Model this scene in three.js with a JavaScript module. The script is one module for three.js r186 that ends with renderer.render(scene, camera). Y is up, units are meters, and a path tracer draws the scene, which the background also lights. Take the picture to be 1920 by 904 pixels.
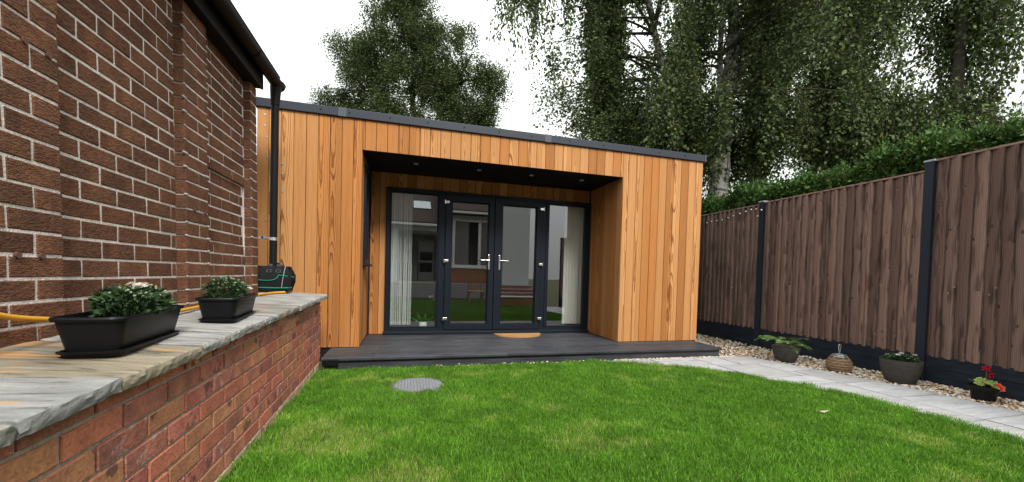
import * as THREE from 'three';
import { mergeGeometries, mergeVertices, toCreasedNormals } from 'three/addons/utils/BufferGeometryUtils.js';
import { RoundedBoxGeometry } from 'three/addons/geometries/RoundedBoxGeometry.js';

// ------------------------------------------------------------------ camera, sky, sun, exposure
const EXPOSURE = 2.15, SKY = 0.95, SUN = 1.75;
const scene = new THREE.Scene();
const camera = new THREE.PerspectiveCamera(63.7, 1920 / 904, 0.05, 400);
camera.position.set(0, 1.05, 0);
{
  const yaw = 0.267435, pitch = -0.024117, roll = 0.028201;
  const f = new THREE.Vector3(Math.sin(yaw) * Math.cos(pitch), Math.sin(pitch), -Math.cos(yaw) * Math.cos(pitch));
  const r = new THREE.Vector3(Math.cos(yaw), 0, Math.sin(yaw));
  const u = new THREE.Vector3().crossVectors(r, f);
  const r2 = r.clone().multiplyScalar(Math.cos(roll)).addScaledVector(u, Math.sin(roll));
  const u2 = u.clone().multiplyScalar(Math.cos(roll)).addScaledVector(r, -Math.sin(roll));
  camera.quaternion.setFromRotationMatrix(new THREE.Matrix4().makeBasis(r2, u2, f.clone().negate()));
}
camera.setViewOffset(1920, 904, 0, -82.4, 1920, 904);
{
  const W = 256, H = 128, d = new Float32Array(W * H * 4);
  // soft cloud: a few long waves over the direction
  const cloud = (x, y, z) => 0.5 * Math.sin(3.1 * x + 1.7 * Math.sin(2.3 * z + y * 4)) + 0.3 * Math.sin(7.3 * z - 2.1 * Math.sin(5.1 * x + 3 * y)) + 0.2 * Math.sin(13 * y + 4 * x - 3 * z);
  for (let j = 0; j < H; j++) for (let i = 0; i < W; i++) {
    const e = ((j + 0.5) / H - 0.5) * Math.PI, a = ((i + 0.5) / W - 0.5) * 2 * Math.PI, y = Math.sin(e), up = Math.max(0, y), o = (j * W + i) * 4;
    const l = SKY * (0.42 + 0.86 * up) * (1 + 0.09 * cloud(Math.cos(a) * Math.cos(e), y, Math.sin(a) * Math.cos(e)));     // overcast: brighter overhead
    d[o] = l * 0.975; d[o + 1] = l * 1.0; d[o + 2] = l * 1.005; d[o + 3] = 1;
  }
  const t = new THREE.DataTexture(d, W, H, THREE.RGBAFormat, THREE.FloatType);
  t.mapping = THREE.EquirectangularReflectionMapping; t.magFilter = t.minFilter = THREE.LinearFilter; t.needsUpdate = true;
  scene.background = t; scene.environment = t;
}
const sun = new THREE.DirectionalLight(new THREE.Color(1, 0.965, 0.91), SUN);
sun.position.set(4.2, 11.5, 7.5); sun.target.position.set(1.5, 0.5, -4); sun.castShadow = true; sun.shadow.radius = 30;
Object.assign(sun.shadow.camera, { left: -12, right: 12, top: 12, bottom: -12, near: 0.5, far: 60 });
sun.shadow.mapSize.set(2048, 2048);
sun.name = 'sun'; sun.target.name = 'sun_target';
scene.add(sun, sun.target);
const renderer = new THREE.WebGLRenderer({ antialias: true });
renderer.toneMapping = THREE.LinearToneMapping; renderer.toneMappingExposure = EXPOSURE;
renderer.shadowMap.enabled = true;

// ------------------------------------------------------------------ helpers
function rng(seed) { let a = (seed * 2654435761) >>> 0; return () => { a = (a + 0x6d2b79f5) | 0; let t = Math.imul(a ^ (a >>> 15), 1 | a); t = (t + Math.imul(t ^ (t >>> 7), 61 | t)) ^ t; return ((t ^ (t >>> 14)) >>> 0) / 4294967296; }; }
const lerp = (a, b, t) => a + (b - a) * t, clamp = (x, a = 0, b = 1) => Math.min(b, Math.max(a, x));
const sstep = (a, b, x) => { const t = clamp((x - a) / (b - a)); return t * t * (3 - 2 * t); };
function hash2(x, y, s) { let h = Math.imul(x, 374761393) ^ Math.imul(y, 668265263) ^ Math.imul(s, 2147483647 - 58); h = Math.imul(h ^ (h >>> 13), 1274126177); return ((h ^ (h >>> 16)) >>> 0) / 4294967296; }
// value noise, period px, py (cells) so that maps tile
function vn(x, y, s, px = 1 << 20, py = 1 << 20) {
  const xi = Math.floor(x), yi = Math.floor(y), fx = x - xi, fy = y - yi, u = fx * fx * (3 - 2 * fx), v = fy * fy * (3 - 2 * fy);
  const m = (a, p) => ((a % p) + p) % p, x0 = m(xi, px), x1 = m(xi + 1, px), y0 = m(yi, py), y1 = m(yi + 1, py);
  return lerp(lerp(hash2(x0, y0, s), hash2(x1, y0, s), u), lerp(hash2(x0, y1, s), hash2(x1, y1, s), u), v);
}
function fbm(x, y, s, oct, px, py) { let a = 0.5, t = 0, n = 0; for (let i = 0; i < oct; i++) { t += a * vn(x, y, s + i * 17, px, py); n += a; x *= 2; y *= 2; px *= 2; py *= 2; a *= 0.5; } return t / n; }
function tex(w, h, fn, srgb = true, rx = 1, ry = 1) {
  const d = new Uint8Array(w * h * 4), c = [0, 0, 0];
  for (let j = 0; j < h; j++) for (let i = 0; i < w; i++) {
    fn((i + 0.5) / w, (j + 0.5) / h, c); const o = (j * w + i) * 4;
    for (let k = 0; k < 3; k++) { let v = clamp(c[k]); if (srgb) v = v <= 0.0031308 ? v * 12.92 : 1.055 * Math.pow(v, 1 / 2.4) - 0.055; d[o + k] = Math.round(v * 255); }
    d[o + 3] = 255;
  }
  const t = new THREE.DataTexture(d, w, h); t.wrapS = t.wrapT = THREE.RepeatWrapping; t.magFilter = THREE.LinearFilter; t.minFilter = THREE.LinearMipmapLinearFilter; t.generateMipmaps = true;
  if (srgb) t.colorSpace = THREE.SRGBColorSpace; t.repeat.set(rx, ry); t.needsUpdate = true; return t;
}
const grey = (f) => (u, v, c) => { c[0] = c[1] = c[2] = f(u, v); };
const lin = (r, g, b) => new THREE.Color().setRGB(r, g, b);
const std = (o) => new THREE.MeshPhysicalMaterial({ specularIntensity: (o.roughness ?? 1) < 0.5 ? 0.45 : 0.25, ...o });
const plain = (r, g, b, roughness = 0.8, more = {}) => std({ color: lin(r, g, b), roughness, ...more });

const used = new Map();
function numbered(n) { const k = used.get(n) ?? 0; used.set(n, k + 1); return k ? n + '_' + String(k).padStart(3, '0') : n; }
const at0 = new THREE.Vector3();
function thing(name, label, category, [x, y, z] = [0, 0, 0], group) {
  const o = new THREE.Group(); o.name = numbered(name); o.position.set(x, y, z); scene.add(o); o.userData = { label, category };
  if (group) o.userData.group = group; o.base = new THREE.Vector3(x, y, z); return o;
}
function kind(o, k) { o.userData.kind = k; return o; }
function mesh(name, geo, mat) { const m = new THREE.Mesh(geo, mat); m.name = name; m.castShadow = m.receiveShadow = true; return m; }
// put a part at a world position (parents are not turned while building)
function put(parent, name, geo, mat, x = 0, y = 0, z = 0) {
  const m = mesh(name, geo, mat); m.base = new THREE.Vector3(x, y, z); m.position.copy(m.base).sub(parent.base ?? at0); parent.add(m); return m;
}
// geometry given in world coordinates
function part(parent, name, geo, mat) { const b = parent.base ?? at0; geo.translate(-b.x, -b.y, -b.z); const m = mesh(name, geo, mat); m.base = b.clone(); parent.add(m); return m; }
function single(name, geo, mat, label, category, pos = [0, 0, 0], group) {
  const m = mesh(numbered(name), geo, mat); m.position.set(...pos); m.base = new THREE.Vector3(...pos); scene.add(m); m.userData = { label, category }; if (group) m.userData.group = group; return m;
}
function structure(name, geo, mat, pos = [0, 0, 0]) { const m = mesh(numbered(name), geo, mat); m.position.set(...pos); m.base = new THREE.Vector3(...pos); scene.add(m); return kind(m, 'structure'); }
const clean = (g) => { const o = g.index ? g.toNonIndexed() : g; for (const k of Object.keys(o.attributes)) if (!['position', 'normal', 'uv', 'color'].includes(k)) o.deleteAttribute(k); return o; };
function merge(list) { const hasC = list.some((g) => g.attributes.color); return mergeGeometries(list.map((g) => { g = clean(g); if (!hasC) g.deleteAttribute('color'); if (!g.attributes.uv) g.setAttribute('uv', new THREE.BufferAttribute(new Float32Array(g.attributes.position.count * 2), 2)); return g; })); }
const box = (x0, x1, y0, y1, z0, z1) => boxUV(new THREE.BoxGeometry(x1 - x0, y1 - y0, z1 - z0).translate((x0 + x1) / 2, (y0 + y1) / 2, (z0 + z1) / 2));
const rbox = (x0, x1, y0, y1, z0, z1, r = 0.004, s = 2) => { const g = new RoundedBoxGeometry(x1 - x0, y1 - y0, z1 - z0, s, r).translate((x0 + x1) / 2, (y0 + y1) / 2, (z0 + z1) / 2); return boxUV(clean(g)); };
// uv in metres by the way each face points
function boxUV(g, ou = 0, ov = 0) {
  g = g.index ? g.toNonIndexed() : g; const p = g.attributes.position, uv = new Float32Array(p.count * 2), a = new THREE.Vector3(), b = new THREE.Vector3(), c = new THREE.Vector3();
  for (let i = 0; i < p.count; i += 3) {
    a.fromBufferAttribute(p, i); b.fromBufferAttribute(p, i + 1); c.fromBufferAttribute(p, i + 2);
    const n = b.clone().sub(a).cross(c.clone().sub(a)), ax = Math.abs(n.x), ay = Math.abs(n.y), az = Math.abs(n.z);
    [a, b, c].forEach((q, k) => { let u, v; if (ax > ay && ax > az) { u = q.z; v = q.y; } else if (ay > az) { u = q.x; v = q.z; } else { u = q.x; v = q.y; } uv[(i + k) * 2] = u + ou; uv[(i + k) * 2 + 1] = v + ov; });
  }
  g.setAttribute('uv', new THREE.BufferAttribute(uv, 2)); return g;
}
function tube(pts, r, seg = 24, rad = 6, closed = false) { return clean(new THREE.TubeGeometry(new THREE.CatmullRomCurve3(pts.map((p) => new THREE.Vector3(...p)), closed), seg, r, rad, closed)); }
function rod(a, b, r0, r1 = r0, n = 8) {
  const A = new THREE.Vector3(...a), B = new THREE.Vector3(...b), l = A.distanceTo(B), g = new THREE.CylinderGeometry(r1, r0, l, n);
  return clean(g.applyQuaternion(new THREE.Quaternion().setFromUnitVectors(new THREE.Vector3(0, 1, 0), B.clone().sub(A).normalize())).translate((A.x + B.x) / 2, (A.y + B.y) / 2, (A.z + B.z) / 2));
}
function lathe(pts, n = 32) { return clean(new THREE.LatheGeometry(pts.map((p) => new THREE.Vector2(...p)), n)); }
// closed prism: profile in two axes, run along the third ('y': profile is [x, z]; 'x': profile is [z, y])
function prism(profile, l0, l1, axis, uvFn) {
  const n = profile.length, P = [], U = [], at = (q, l) => axis === 'y' ? [q[0], l, q[1]] : axis === 'x' ? [l, q[1], q[0]] : [q[0], q[1], l];
  const tri = (a, b, c) => { for (const [q, l] of [a, b, c]) { const w = at(q, l); P.push(...w); U.push(...(uvFn ? uvFn(w) : [0, 0])); } };
  for (let i = 0; i < n; i++) { const a = profile[i], b = profile[(i + 1) % n]; tri([a, l0], [b, l0], [b, l1]); tri([a, l0], [b, l1], [a, l1]); }
  for (const t of THREE.ShapeUtils.triangulateShape(profile.map((q) => new THREE.Vector2(...q)), [])) { tri([profile[t[0]], l1], [profile[t[1]], l1], [profile[t[2]], l1]); tri([profile[t[2]], l0], [profile[t[1]], l0], [profile[t[0]], l0]); }
  const g = new THREE.BufferGeometry(); g.setAttribute('position', new THREE.Float32BufferAttribute(P, 3)); g.setAttribute('uv', new THREE.Float32BufferAttribute(U, 2)); g.computeVertexNormals();
  return g;
}
function ringFrame(x0, x1, y0, y1, hx0, hx1, hy0, hy1, depth, bev = 0.004) {
  const s = new THREE.Shape([[x0 + bev, y0 + bev], [x1 - bev, y0 + bev], [x1 - bev, y1 - bev], [x0 + bev, y1 - bev]].map((p) => new THREE.Vector2(...p)));
  s.holes.push(new THREE.Path([[hx0 - bev, hy0 - bev], [hx0 - bev, hy1 + bev], [hx1 + bev, hy1 + bev], [hx1 + bev, hy0 - bev]].map((p) => new THREE.Vector2(...p))));
  return clean(new THREE.ExtrudeGeometry(s, { depth: depth - 2 * bev, bevelEnabled: true, bevelSize: bev, bevelThickness: bev, bevelSegments: 1, steps: 1 }).translate(0, 0, bev));
}
// brick: chamfered front facing +x, depth behind; length along z, centred; uv in metres
function brickGeo(len, h, depth, c, seed, jit = 0.0015) {
  const r = rng(seed), j = () => (r() - 0.5) * 2 * jit, L = len / 2, H = h / 2;
  const F = [[-L + c, -H + c], [L - c, -H + c], [L - c, H - c], [-L + c, H - c]].map(([z, y]) => [j() * 0.6, y + j(), z + j()]);
  const S = [[-L, -H], [L, -H], [L, H], [-L, H]].map(([z, y]) => [-c + j() * 0.3, y + j(), z + j()]);
  const B = S.map((s) => [-depth, s[1], s[2]]), P = [], quad = (a, b, d, e) => P.push(...a, ...b, ...d, ...a, ...d, ...e);
  quad(F[1], F[0], F[3], F[2]);
  for (let i = 0; i < 4; i++) { const k = (i + 1) % 4; quad(F[i], F[k], S[k], S[i]); quad(S[i], S[k], B[k], B[i]); }
  const g = new THREE.BufferGeometry(); g.setAttribute('position', new THREE.Float32BufferAttribute(P, 3)); g.computeVertexNormals();
  return boxUV(g, r() * 3, r() * 3);
}
function instanced(name, geo, mat, mats, colors) {
  const m = new THREE.InstancedMesh(geo, mat, mats.length); m.name = name; mats.forEach((q, i) => m.setMatrixAt(i, q)); if (colors) colors.forEach((c, i) => m.setColorAt(i, c));
  m.castShadow = m.receiveShadow = true; return m;
}
const M4 = (x, y, z, q, s = 1, sy = s) => new THREE.Matrix4().compose(new THREE.Vector3(x, y, z), q, new THREE.Vector3(s, sy, s));
const Q = (x, y, z) => new THREE.Quaternion().setFromEuler(new THREE.Euler(x, y, z, 'YXZ'));

// ------------------------------------------------------------------ materials
// timber: rings cut by a board (uv: u across one board 0..1, v along in units of 2.8 m)
function woodMaps(seed, W, H, width, length, spacing, dark, light, opts = {}) {
  const r = rng(seed), flat = opts.flat ?? r() < 0.62, x0 = flat ? (r() - 0.5) * 0.09 : 0.16 + r() * 0.3, d0 = flat ? 0.02 + r() * 0.05 : 0.03 + r() * 0.1, slope = (r() - 0.5) * (flat ? 0.03 : 0.012), sp = spacing * (0.75 + r() * 0.6);
  const knots = []; for (let i = 0; i < (opts.knots ?? 0); i++) knots.push([r() * width, r() * length, 0.004 + r() * 0.009]);
  const height = new Float32Array(W * H), col = new Float32Array(W * H * 3), tone = opts.tone ?? 0.3;
  for (let j = 0; j < H; j++) for (let i = 0; i < W; i++) {
    let x = (i + 0.5) / W * width, y = (j + 0.5) / H * length, kn = 0, kx = 0;
    for (const [a, b, s] of knots) { const dx = (x - a) / s, dy = (y - b) / (s * 1.5), q = dx * dx + dy * dy; kn = Math.max(kn, 1 - sstep(0.5, 1.2, q)); kx += Math.exp(-q * 0.35) * 0.03 * Math.sign(dx || 1); }
    const per = length / 2.8, wob = (fbm(y * 1.2, 3.1, seed + 5, 3, 1 << 20, 1 << 20) - 0.5) * 0.05 + (fbm(y * 9, x * 30, seed + 9, 2, 1 << 20, 1 << 20) - 0.5) * 0.006;
    const dd = d0 + slope * y + wob * (flat ? 1 : 0.25), rr = Math.hypot(x - width / 2 - x0 + kx * 0.3, dd) + (fbm(x * 20, y * 2.2, seed + 3, 2, 1 << 20, 1 << 20) - 0.5) * 0.004;
    const ph = rr / sp, t = ph - Math.floor(ph), wide = 0.75 + 0.5 * hash2(Math.floor(ph), 1, seed);
    let late = sstep(0.45, 0.92, t) * (1 - sstep(0.93, 1, t)) * wide;
    const fib = fbm(x * 900, y * 7, seed + 21, 2, 1 << 20, 1 << 20), band = fbm(x * 40, y * 0.9, seed + 33, 3, 1 << 20, 1 << 20);
    let k = clamp(late * (opts.contrast ?? 0.75) + (fib - 0.5) * 0.5 + (band - 0.5) * tone * 1.6, 0, 1);
    const o = j * W + i;
    for (let c = 0; c < 3; c++) { let v = lerp(light[c], dark[c], k) * (0.9 + 0.2 * band); if (kn) v *= lerp(1, (opts.knotDark ?? 0.35), kn); col[o * 3 + c] = v; }
    if (opts.grime) { const g = fbm(x * 25, y * 3, seed + 55, 4, 1 << 20, 1 << 20), g2 = sstep(0.52, 0.75, g); for (let c = 0; c < 3; c++) col[o * 3 + c] *= 1 - opts.grime * g2; const chip = hash2(Math.floor(x * 90), Math.floor(y * 60), seed + 77); if (opts.chips && chip > 1 - opts.chips && fib > 0.42) { col[o * 3] = 0.4; col[o * 3 + 1] = 0.3; col[o * 3 + 2] = 0.2; } }
    height[o] = clamp(0.55 - late * 0.3 + (fib - 0.5) * 0.6 - kn * 0.2);
  }
  const pick = (u, v) => Math.min(H - 1, Math.floor(v * H)) * W + Math.min(W - 1, Math.floor(u * W));
  return [tex(W, H, (u, v, c) => { const o = pick(u, v) * 3; c[0] = col[o]; c[1] = col[o + 1]; c[2] = col[o + 2]; }), tex(W, H, grey((u, v) => height[pick(u, v)]), false)];
}
const cedarMats = [];
for (let k = 0; k < 9; k++) {
  const [m, b] = woodMaps(100 + k, 96, 1536, 0.1262, 2.8, 0.0105, [0.215, 0.078, 0.021], [0.53, 0.258, 0.094], { contrast: 0.95, tone: 0.42 });
  for (const t of [[1, 1, 1], [0.78, 0.68, 0.58], [1.08, 1.11, 1.18], [0.92, 0.80, 0.66]]) cedarMats.push(std({ map: m, bumpMap: b, bumpScale: 0.0006, roughness: 0.62, color: lin(...t) }));
}
const fenceMats = [];
for (let k = 0; k < 9; k++) {
  const [m, b] = woodMaps(300 + k, 96, 1280, 0.125, 2.2, 0.012, [0.060, 0.038, 0.031], [0.225, 0.150, 0.124], { knots: 2 + (k % 4), grime: 0.45, chips: 0.0008, tone: 0.6, contrast: 0.55, knotDark: 0.4 });
  for (const t of [[1, 1, 1], [0.7, 0.67, 0.66], [1.2, 1.16, 1.15]]) fenceMats.push(std({ map: m, bumpMap: b, bumpScale: 0.0025, roughness: 0.9, color: lin(...t) }));
}
function brickMaps(seed, base, alt, o) {     // 0.5 m square
  const N = o.size ?? 384, hgt = new Float32Array(N * N);
  const f = (u, v, c) => {
    const a = fbm(u * 8, v * 8, seed, 4, 8, 8), s = fbm(u * (o.su ?? 90), v * (o.sv ?? 40), seed + 7, 2, o.su ?? 90, o.sv ?? 40), sp = vn(u * 170, v * 170, seed + 11, 170, 170), k = clamp((a - 0.5) * 2.2 + 0.5);
    for (let i = 0; i < 3; i++) c[i] = lerp(base[i], alt[i], k) * (1 - o.streak * 0.5 + o.streak * s);
    if (sp > o.light) for (let i = 0; i < 3; i++) c[i] = lerp(c[i], 0.5, 0.35);
    if (sp < o.dark) for (let i = 0; i < 3; i++) c[i] *= 0.35;
    if (o.stain) { const q = sstep(0.58, 0.72, fbm(u * 13, v * 9, seed + 31, 4, 13, 9)); for (let i = 0; i < 3; i++) c[i] = lerp(c[i], o.stain[i], q * 0.75); }
    hgt[Math.floor(v * N) * N + Math.floor(u * N)] = s * 0.7 + sp * 0.3;
  };
  const m = tex(N, N, f, true, 2, 2), b = tex(N, N, grey((u, v) => hgt[Math.floor(v * N) * N + Math.floor(u * N)]), false, 2, 2);
  return [m, b];
}
const houseBrickMats = [];
for (let k = 0; k < 3; k++) {
  const [m, b] = brickMaps(500 + k * 40, [0.158, 0.074, 0.042], [0.110, 0.054, 0.034], { su: 44, sv: 130, streak: 0.9, light: 0.95, dark: 0.06 });
  for (const t of [[1, 1, 1], [0.84, 0.84, 0.86], [1.12, 1.08, 1.05], [1.02, 0.95, 0.90]]) houseBrickMats.push(std({ map: m, bumpMap: b, bumpScale: 0.004, roughness: 0.92, color: lin(...t) }));
}
const redBrickMats = [];
[[[0.52, 0.178, 0.106], [0.41, 0.145, 0.092]], [[0.48, 0.215, 0.112], [0.38, 0.170, 0.096]], [[0.43, 0.158, 0.108], [0.27, 0.110, 0.084]], [[0.53, 0.195, 0.132], [0.38, 0.130, 0.098]], [[0.29, 0.120, 0.088], [0.43, 0.182, 0.110]]].forEach(([a, c], k) => {
  const [m, b] = brickMaps(700 + k * 30, a, c, { su: 60, sv: 60, streak: 0.55, light: 0.94, dark: 0.04, stain: k % 2 ? [0.095, 0.055, 0.055] : k === 2 ? [0.42, 0.30, 0.27] : undefined, size: 320 });
  for (const t of [[1, 1, 1], [0.82, 0.82, 0.84]]) redBrickMats.push(std({ map: m, bumpMap: b, bumpScale: 0.002, roughness: 0.9, color: lin(...t) }));
});
const paleBrick = redBrickMats.slice(0, 4).map((m) => { const c = m.clone(); c.color = lin(1.0, 1.7, 1.9); return c; });      // lime-washed lowest course
const mortarTex = (seed, a) => { const m = tex(256, 256, (u, v, c) => { const f = fbm(u * 24, v * 24, seed, 4, 24, 24), g = 0.7 + 0.6 * f; c[0] = a[0] * g; c[1] = a[1] * g; c[2] = a[2] * g; }, true, 4, 4); return std({ map: m, roughness: 0.95, bumpMap: tex(256, 256, grey((u, v) => fbm(u * 40, v * 40, seed + 3, 3, 40, 40)), false, 4, 4), bumpScale: 0.003 }); };
const paleMortar = mortarTex(41, [0.62, 0.57, 0.52]), brownMortar = mortarTex(43, [0.32, 0.27, 0.215]);
// riven sandstone, 1 m square: layers run along u
function stoneMat(seed, a, b, rust, share, calm = 0, tint = [1, 1, 1]) {
  const N = 512, h = new Float32Array(N * N);
  const m = tex(N, N, (u, v, c) => {
    const w = fbm(u * 3, v * 5, seed + 50, 3, 3, 5), st = fbm(u * 7, v * 52 + w * 7, seed, 5, 7, 52), big = fbm(u * 4, v * 13 + w * 2, seed + 9, 5, 4, 13), gr = vn(u * 200, v * 200, seed + 4, 200, 200);
    const k = clamp((big - 0.5) * (calm ? 1.4 : 2.4) + 0.5), q = sstep(1 - share, 1 - share + 0.14, fbm(u * 4, v * 20 + w * 4, seed + 70, 4, 4, 20) * 0.75 + st * 0.34);
    for (let i = 0; i < 3; i++) { let x = lerp(a[i], b[i], k) * (calm ? 0.76 + 0.46 * st : 0.60 + 0.75 * st) * (0.92 + 0.16 * gr); x = lerp(x, rust[i] * (0.7 + 0.6 * st), q * 0.85); if (st < 0.30 && !calm) x *= 0.7; c[i] = x; }
    h[Math.floor(v * N) * N + Math.floor(u * N)] = clamp(st * 0.75 + gr * 0.08 + big * 0.2);
  });
  const b2 = tex(N, N, grey((u, v) => h[Math.floor(v * N) * N + Math.floor(u * N)]), false);
  return std({ map: m, bumpMap: b2, bumpScale: 0.009, roughness: 0.8, color: lin(...tint) });
}
const copingMats = [stoneMat(801, [0.265, 0.255, 0.222], [0.19, 0.188, 0.168], [0.38, 0.20, 0.095], 0.33), stoneMat(811, [0.30, 0.30, 0.288], [0.225, 0.228, 0.218], [0.40, 0.24, 0.11], 0.31), stoneMat(821, [0.27, 0.232, 0.165], [0.20, 0.182, 0.142], [0.40, 0.215, 0.085], 0.41), stoneMat(831, [0.33, 0.322, 0.303], [0.26, 0.253, 0.24], [0.34, 0.265, 0.18], 0.30)];
const pavingMats = [stoneMat(841, [0.40, 0.405, 0.41], [0.335, 0.34, 0.345], [0.40, 0.375, 0.33], 0.22, 1), stoneMat(851, [0.365, 0.365, 0.36], [0.31, 0.31, 0.31], [0.37, 0.32, 0.27], 0.30, 1), stoneMat(861, [0.385, 0.365, 0.345], [0.32, 0.305, 0.29], [0.36, 0.28, 0.23], 0.32, 1)];
const deckMaps = (() => {
  const f = (u, v) => { const g = fbm(u * 5, v * 34, 901, 4, 5, 34), rib = 0.5 + 0.5 * Math.sin(v * Math.PI * 2 * 36); return [g, rib]; };
  return [tex(512, 512, (u, v, c) => { const [g, rib] = f(u, v), k = (0.55 + 0.9 * g) * (0.9 + 0.14 * rib); c[0] = 0.049 * k; c[1] = 0.051 * k; c[2] = 0.058 * k; }), tex(512, 512, grey((u, v) => { const [g, rib] = f(u, v); return clamp(0.55 * g + 0.4 * rib); }), false)];
})();
const deckMats = [[1, 1, 1], [0.86, 0.86, 0.88], [1.16, 1.13, 1.1]].map((t) => std({ map: deckMaps[0], bumpMap: deckMaps[1], bumpScale: 0.0018, roughness: 0.5, color: lin(...t) }));
const anthracite = plain(0.010, 0.0135, 0.0205, 0.4, { specularIntensity: 0.35 }), anthraciteDull = plain(0.022, 0.026, 0.034, 0.55), fasciaMat = std({ color: lin(0.036, 0.041, 0.052), roughness: 0.42, metalness: 0.15 });
const slateBlue = (() => { const m = tex(512, 128, (u, v, c) => { const g = fbm(u * 6, v * 24, 951, 4, 6, 24), k = 0.6 + 0.8 * g; c[0] = 0.016 * k; c[1] = 0.022 * k; c[2] = 0.031 * k; }), b = tex(512, 128, grey((u, v) => fbm(u * 8, v * 40, 955, 4, 8, 40)), false); return std({ map: m, bumpMap: b, bumpScale: 0.003, roughness: 0.72 }); })();
const postMat = plain(0.020, 0.026, 0.035, 0.5), capMat = plain(0.30, 0.31, 0.33, 0.5);
const soffitMat = plain(0.012, 0.012, 0.014, 0.6), blackPlastic = plain(0.007, 0.007, 0.008, 0.42, { specularIntensity: 0.35 }), blackGutter = plain(0.010, 0.0098, 0.0098, 0.55), membrane = plain(0.02, 0.02, 0.022, 0.85);
const chrome = std({ color: lin(0.72, 0.71, 0.69), roughness: 0.22, metalness: 1 }), steel = std({ color: lin(0.5, 0.5, 0.5), roughness: 0.4, metalness: 1 }), galvanised = std({ color: lin(0.55, 0.57, 0.6), roughness: 0.45, metalness: 0.9 });
const glass = new THREE.MeshPhysicalMaterial({ color: lin(0.82, 0.86, 0.84), transmission: 1, thickness: 0, roughness: 0, ior: 2.7 });
const leafMat = (r, g, b, rough = 0.5, tr = 0.3) => new THREE.MeshPhysicalMaterial({ color: lin(r, g, b), vertexColors: true, roughness: rough, transmission: tr, thickness: 0, side: THREE.DoubleSide, ior: 1.4, specularIntensity: 0.35 });

// ------------------------------------------------------------------ ground, lawn
structure('ground', boxUV(new THREE.PlaneGeometry(240, 240).rotateX(-Math.PI / 2)), (() => { const m = tex(256, 256, (u, v, c) => { const f = fbm(u * 16, v * 16, 61, 4, 16, 16); c[0] = 0.07 * (0.6 + f); c[1] = 0.075 * (0.6 + f); c[2] = 0.035 * (0.6 + f); }); return std({ map: m, roughness: 1 }); })(), [0, -0.03, 0]);
// lawn edge towards the path, x as a function of z; and the edge of the gravel
const curve = (pts) => (z) => { for (let i = 1; i < pts.length; i++) if (z <= pts[i][0]) { const [a, b] = [pts[i - 1], pts[i]]; return lerp(a[1], b[1], clamp((z - a[0]) / (b[0] - a[0]))); } return pts[pts.length - 1][1]; };
const lawnX = curve([[-4.5, 1.9], [-4.36, 2.2], [-4.24, 2.58], [-4.03, 3.0], [-3.80, 3.35], [-3.58, 3.55], [-3.37, 3.71], [-2.95, 3.95], [-2.52, 4.09], [-2.1, 4.14], [-1.8, 4.12], [-1.4, 4.05], [-0.8, 3.95], [6, 3.7]]);
const gravelX = curve([[-4.6, 4.5], [-4.34, 4.60], [-3.97, 4.70], [-3.5, 4.83], [-3.07, 4.93], [-2.5, 5.02], [-2.0, 5.04], [6, 5.04]]);
const LZ0 = -4.40, LZ1 = 5.2, wallX = -0.845;
{
  const P = [], I = []; let n = 0;
  for (let z = LZ0; z <= LZ1; z += 0.1) { P.push(wallX - 0.05, 0, z, lawnX(z), 0, z); if (n) I.push(n - 2, n, n - 1, n - 1, n, n + 1); n += 2; }
  const g = new THREE.BufferGeometry(); g.setAttribute('position', new THREE.Float32BufferAttribute(P, 3)); g.setIndex(I); g.computeVertexNormals();
  structure('lawn', boxUV(g), std({ map: tex(256, 256, (u, v, c) => { const f = fbm(u * 20, v * 20, 71, 4, 20, 20); c[0] = 0.045 * (0.5 + f); c[1] = 0.06 * (0.5 + f); c[2] = 0.016 * (0.5 + f); }), roughness: 1 }));
}
const MH = { x: 0.132, z: -3.675, r: 0.235 };
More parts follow.
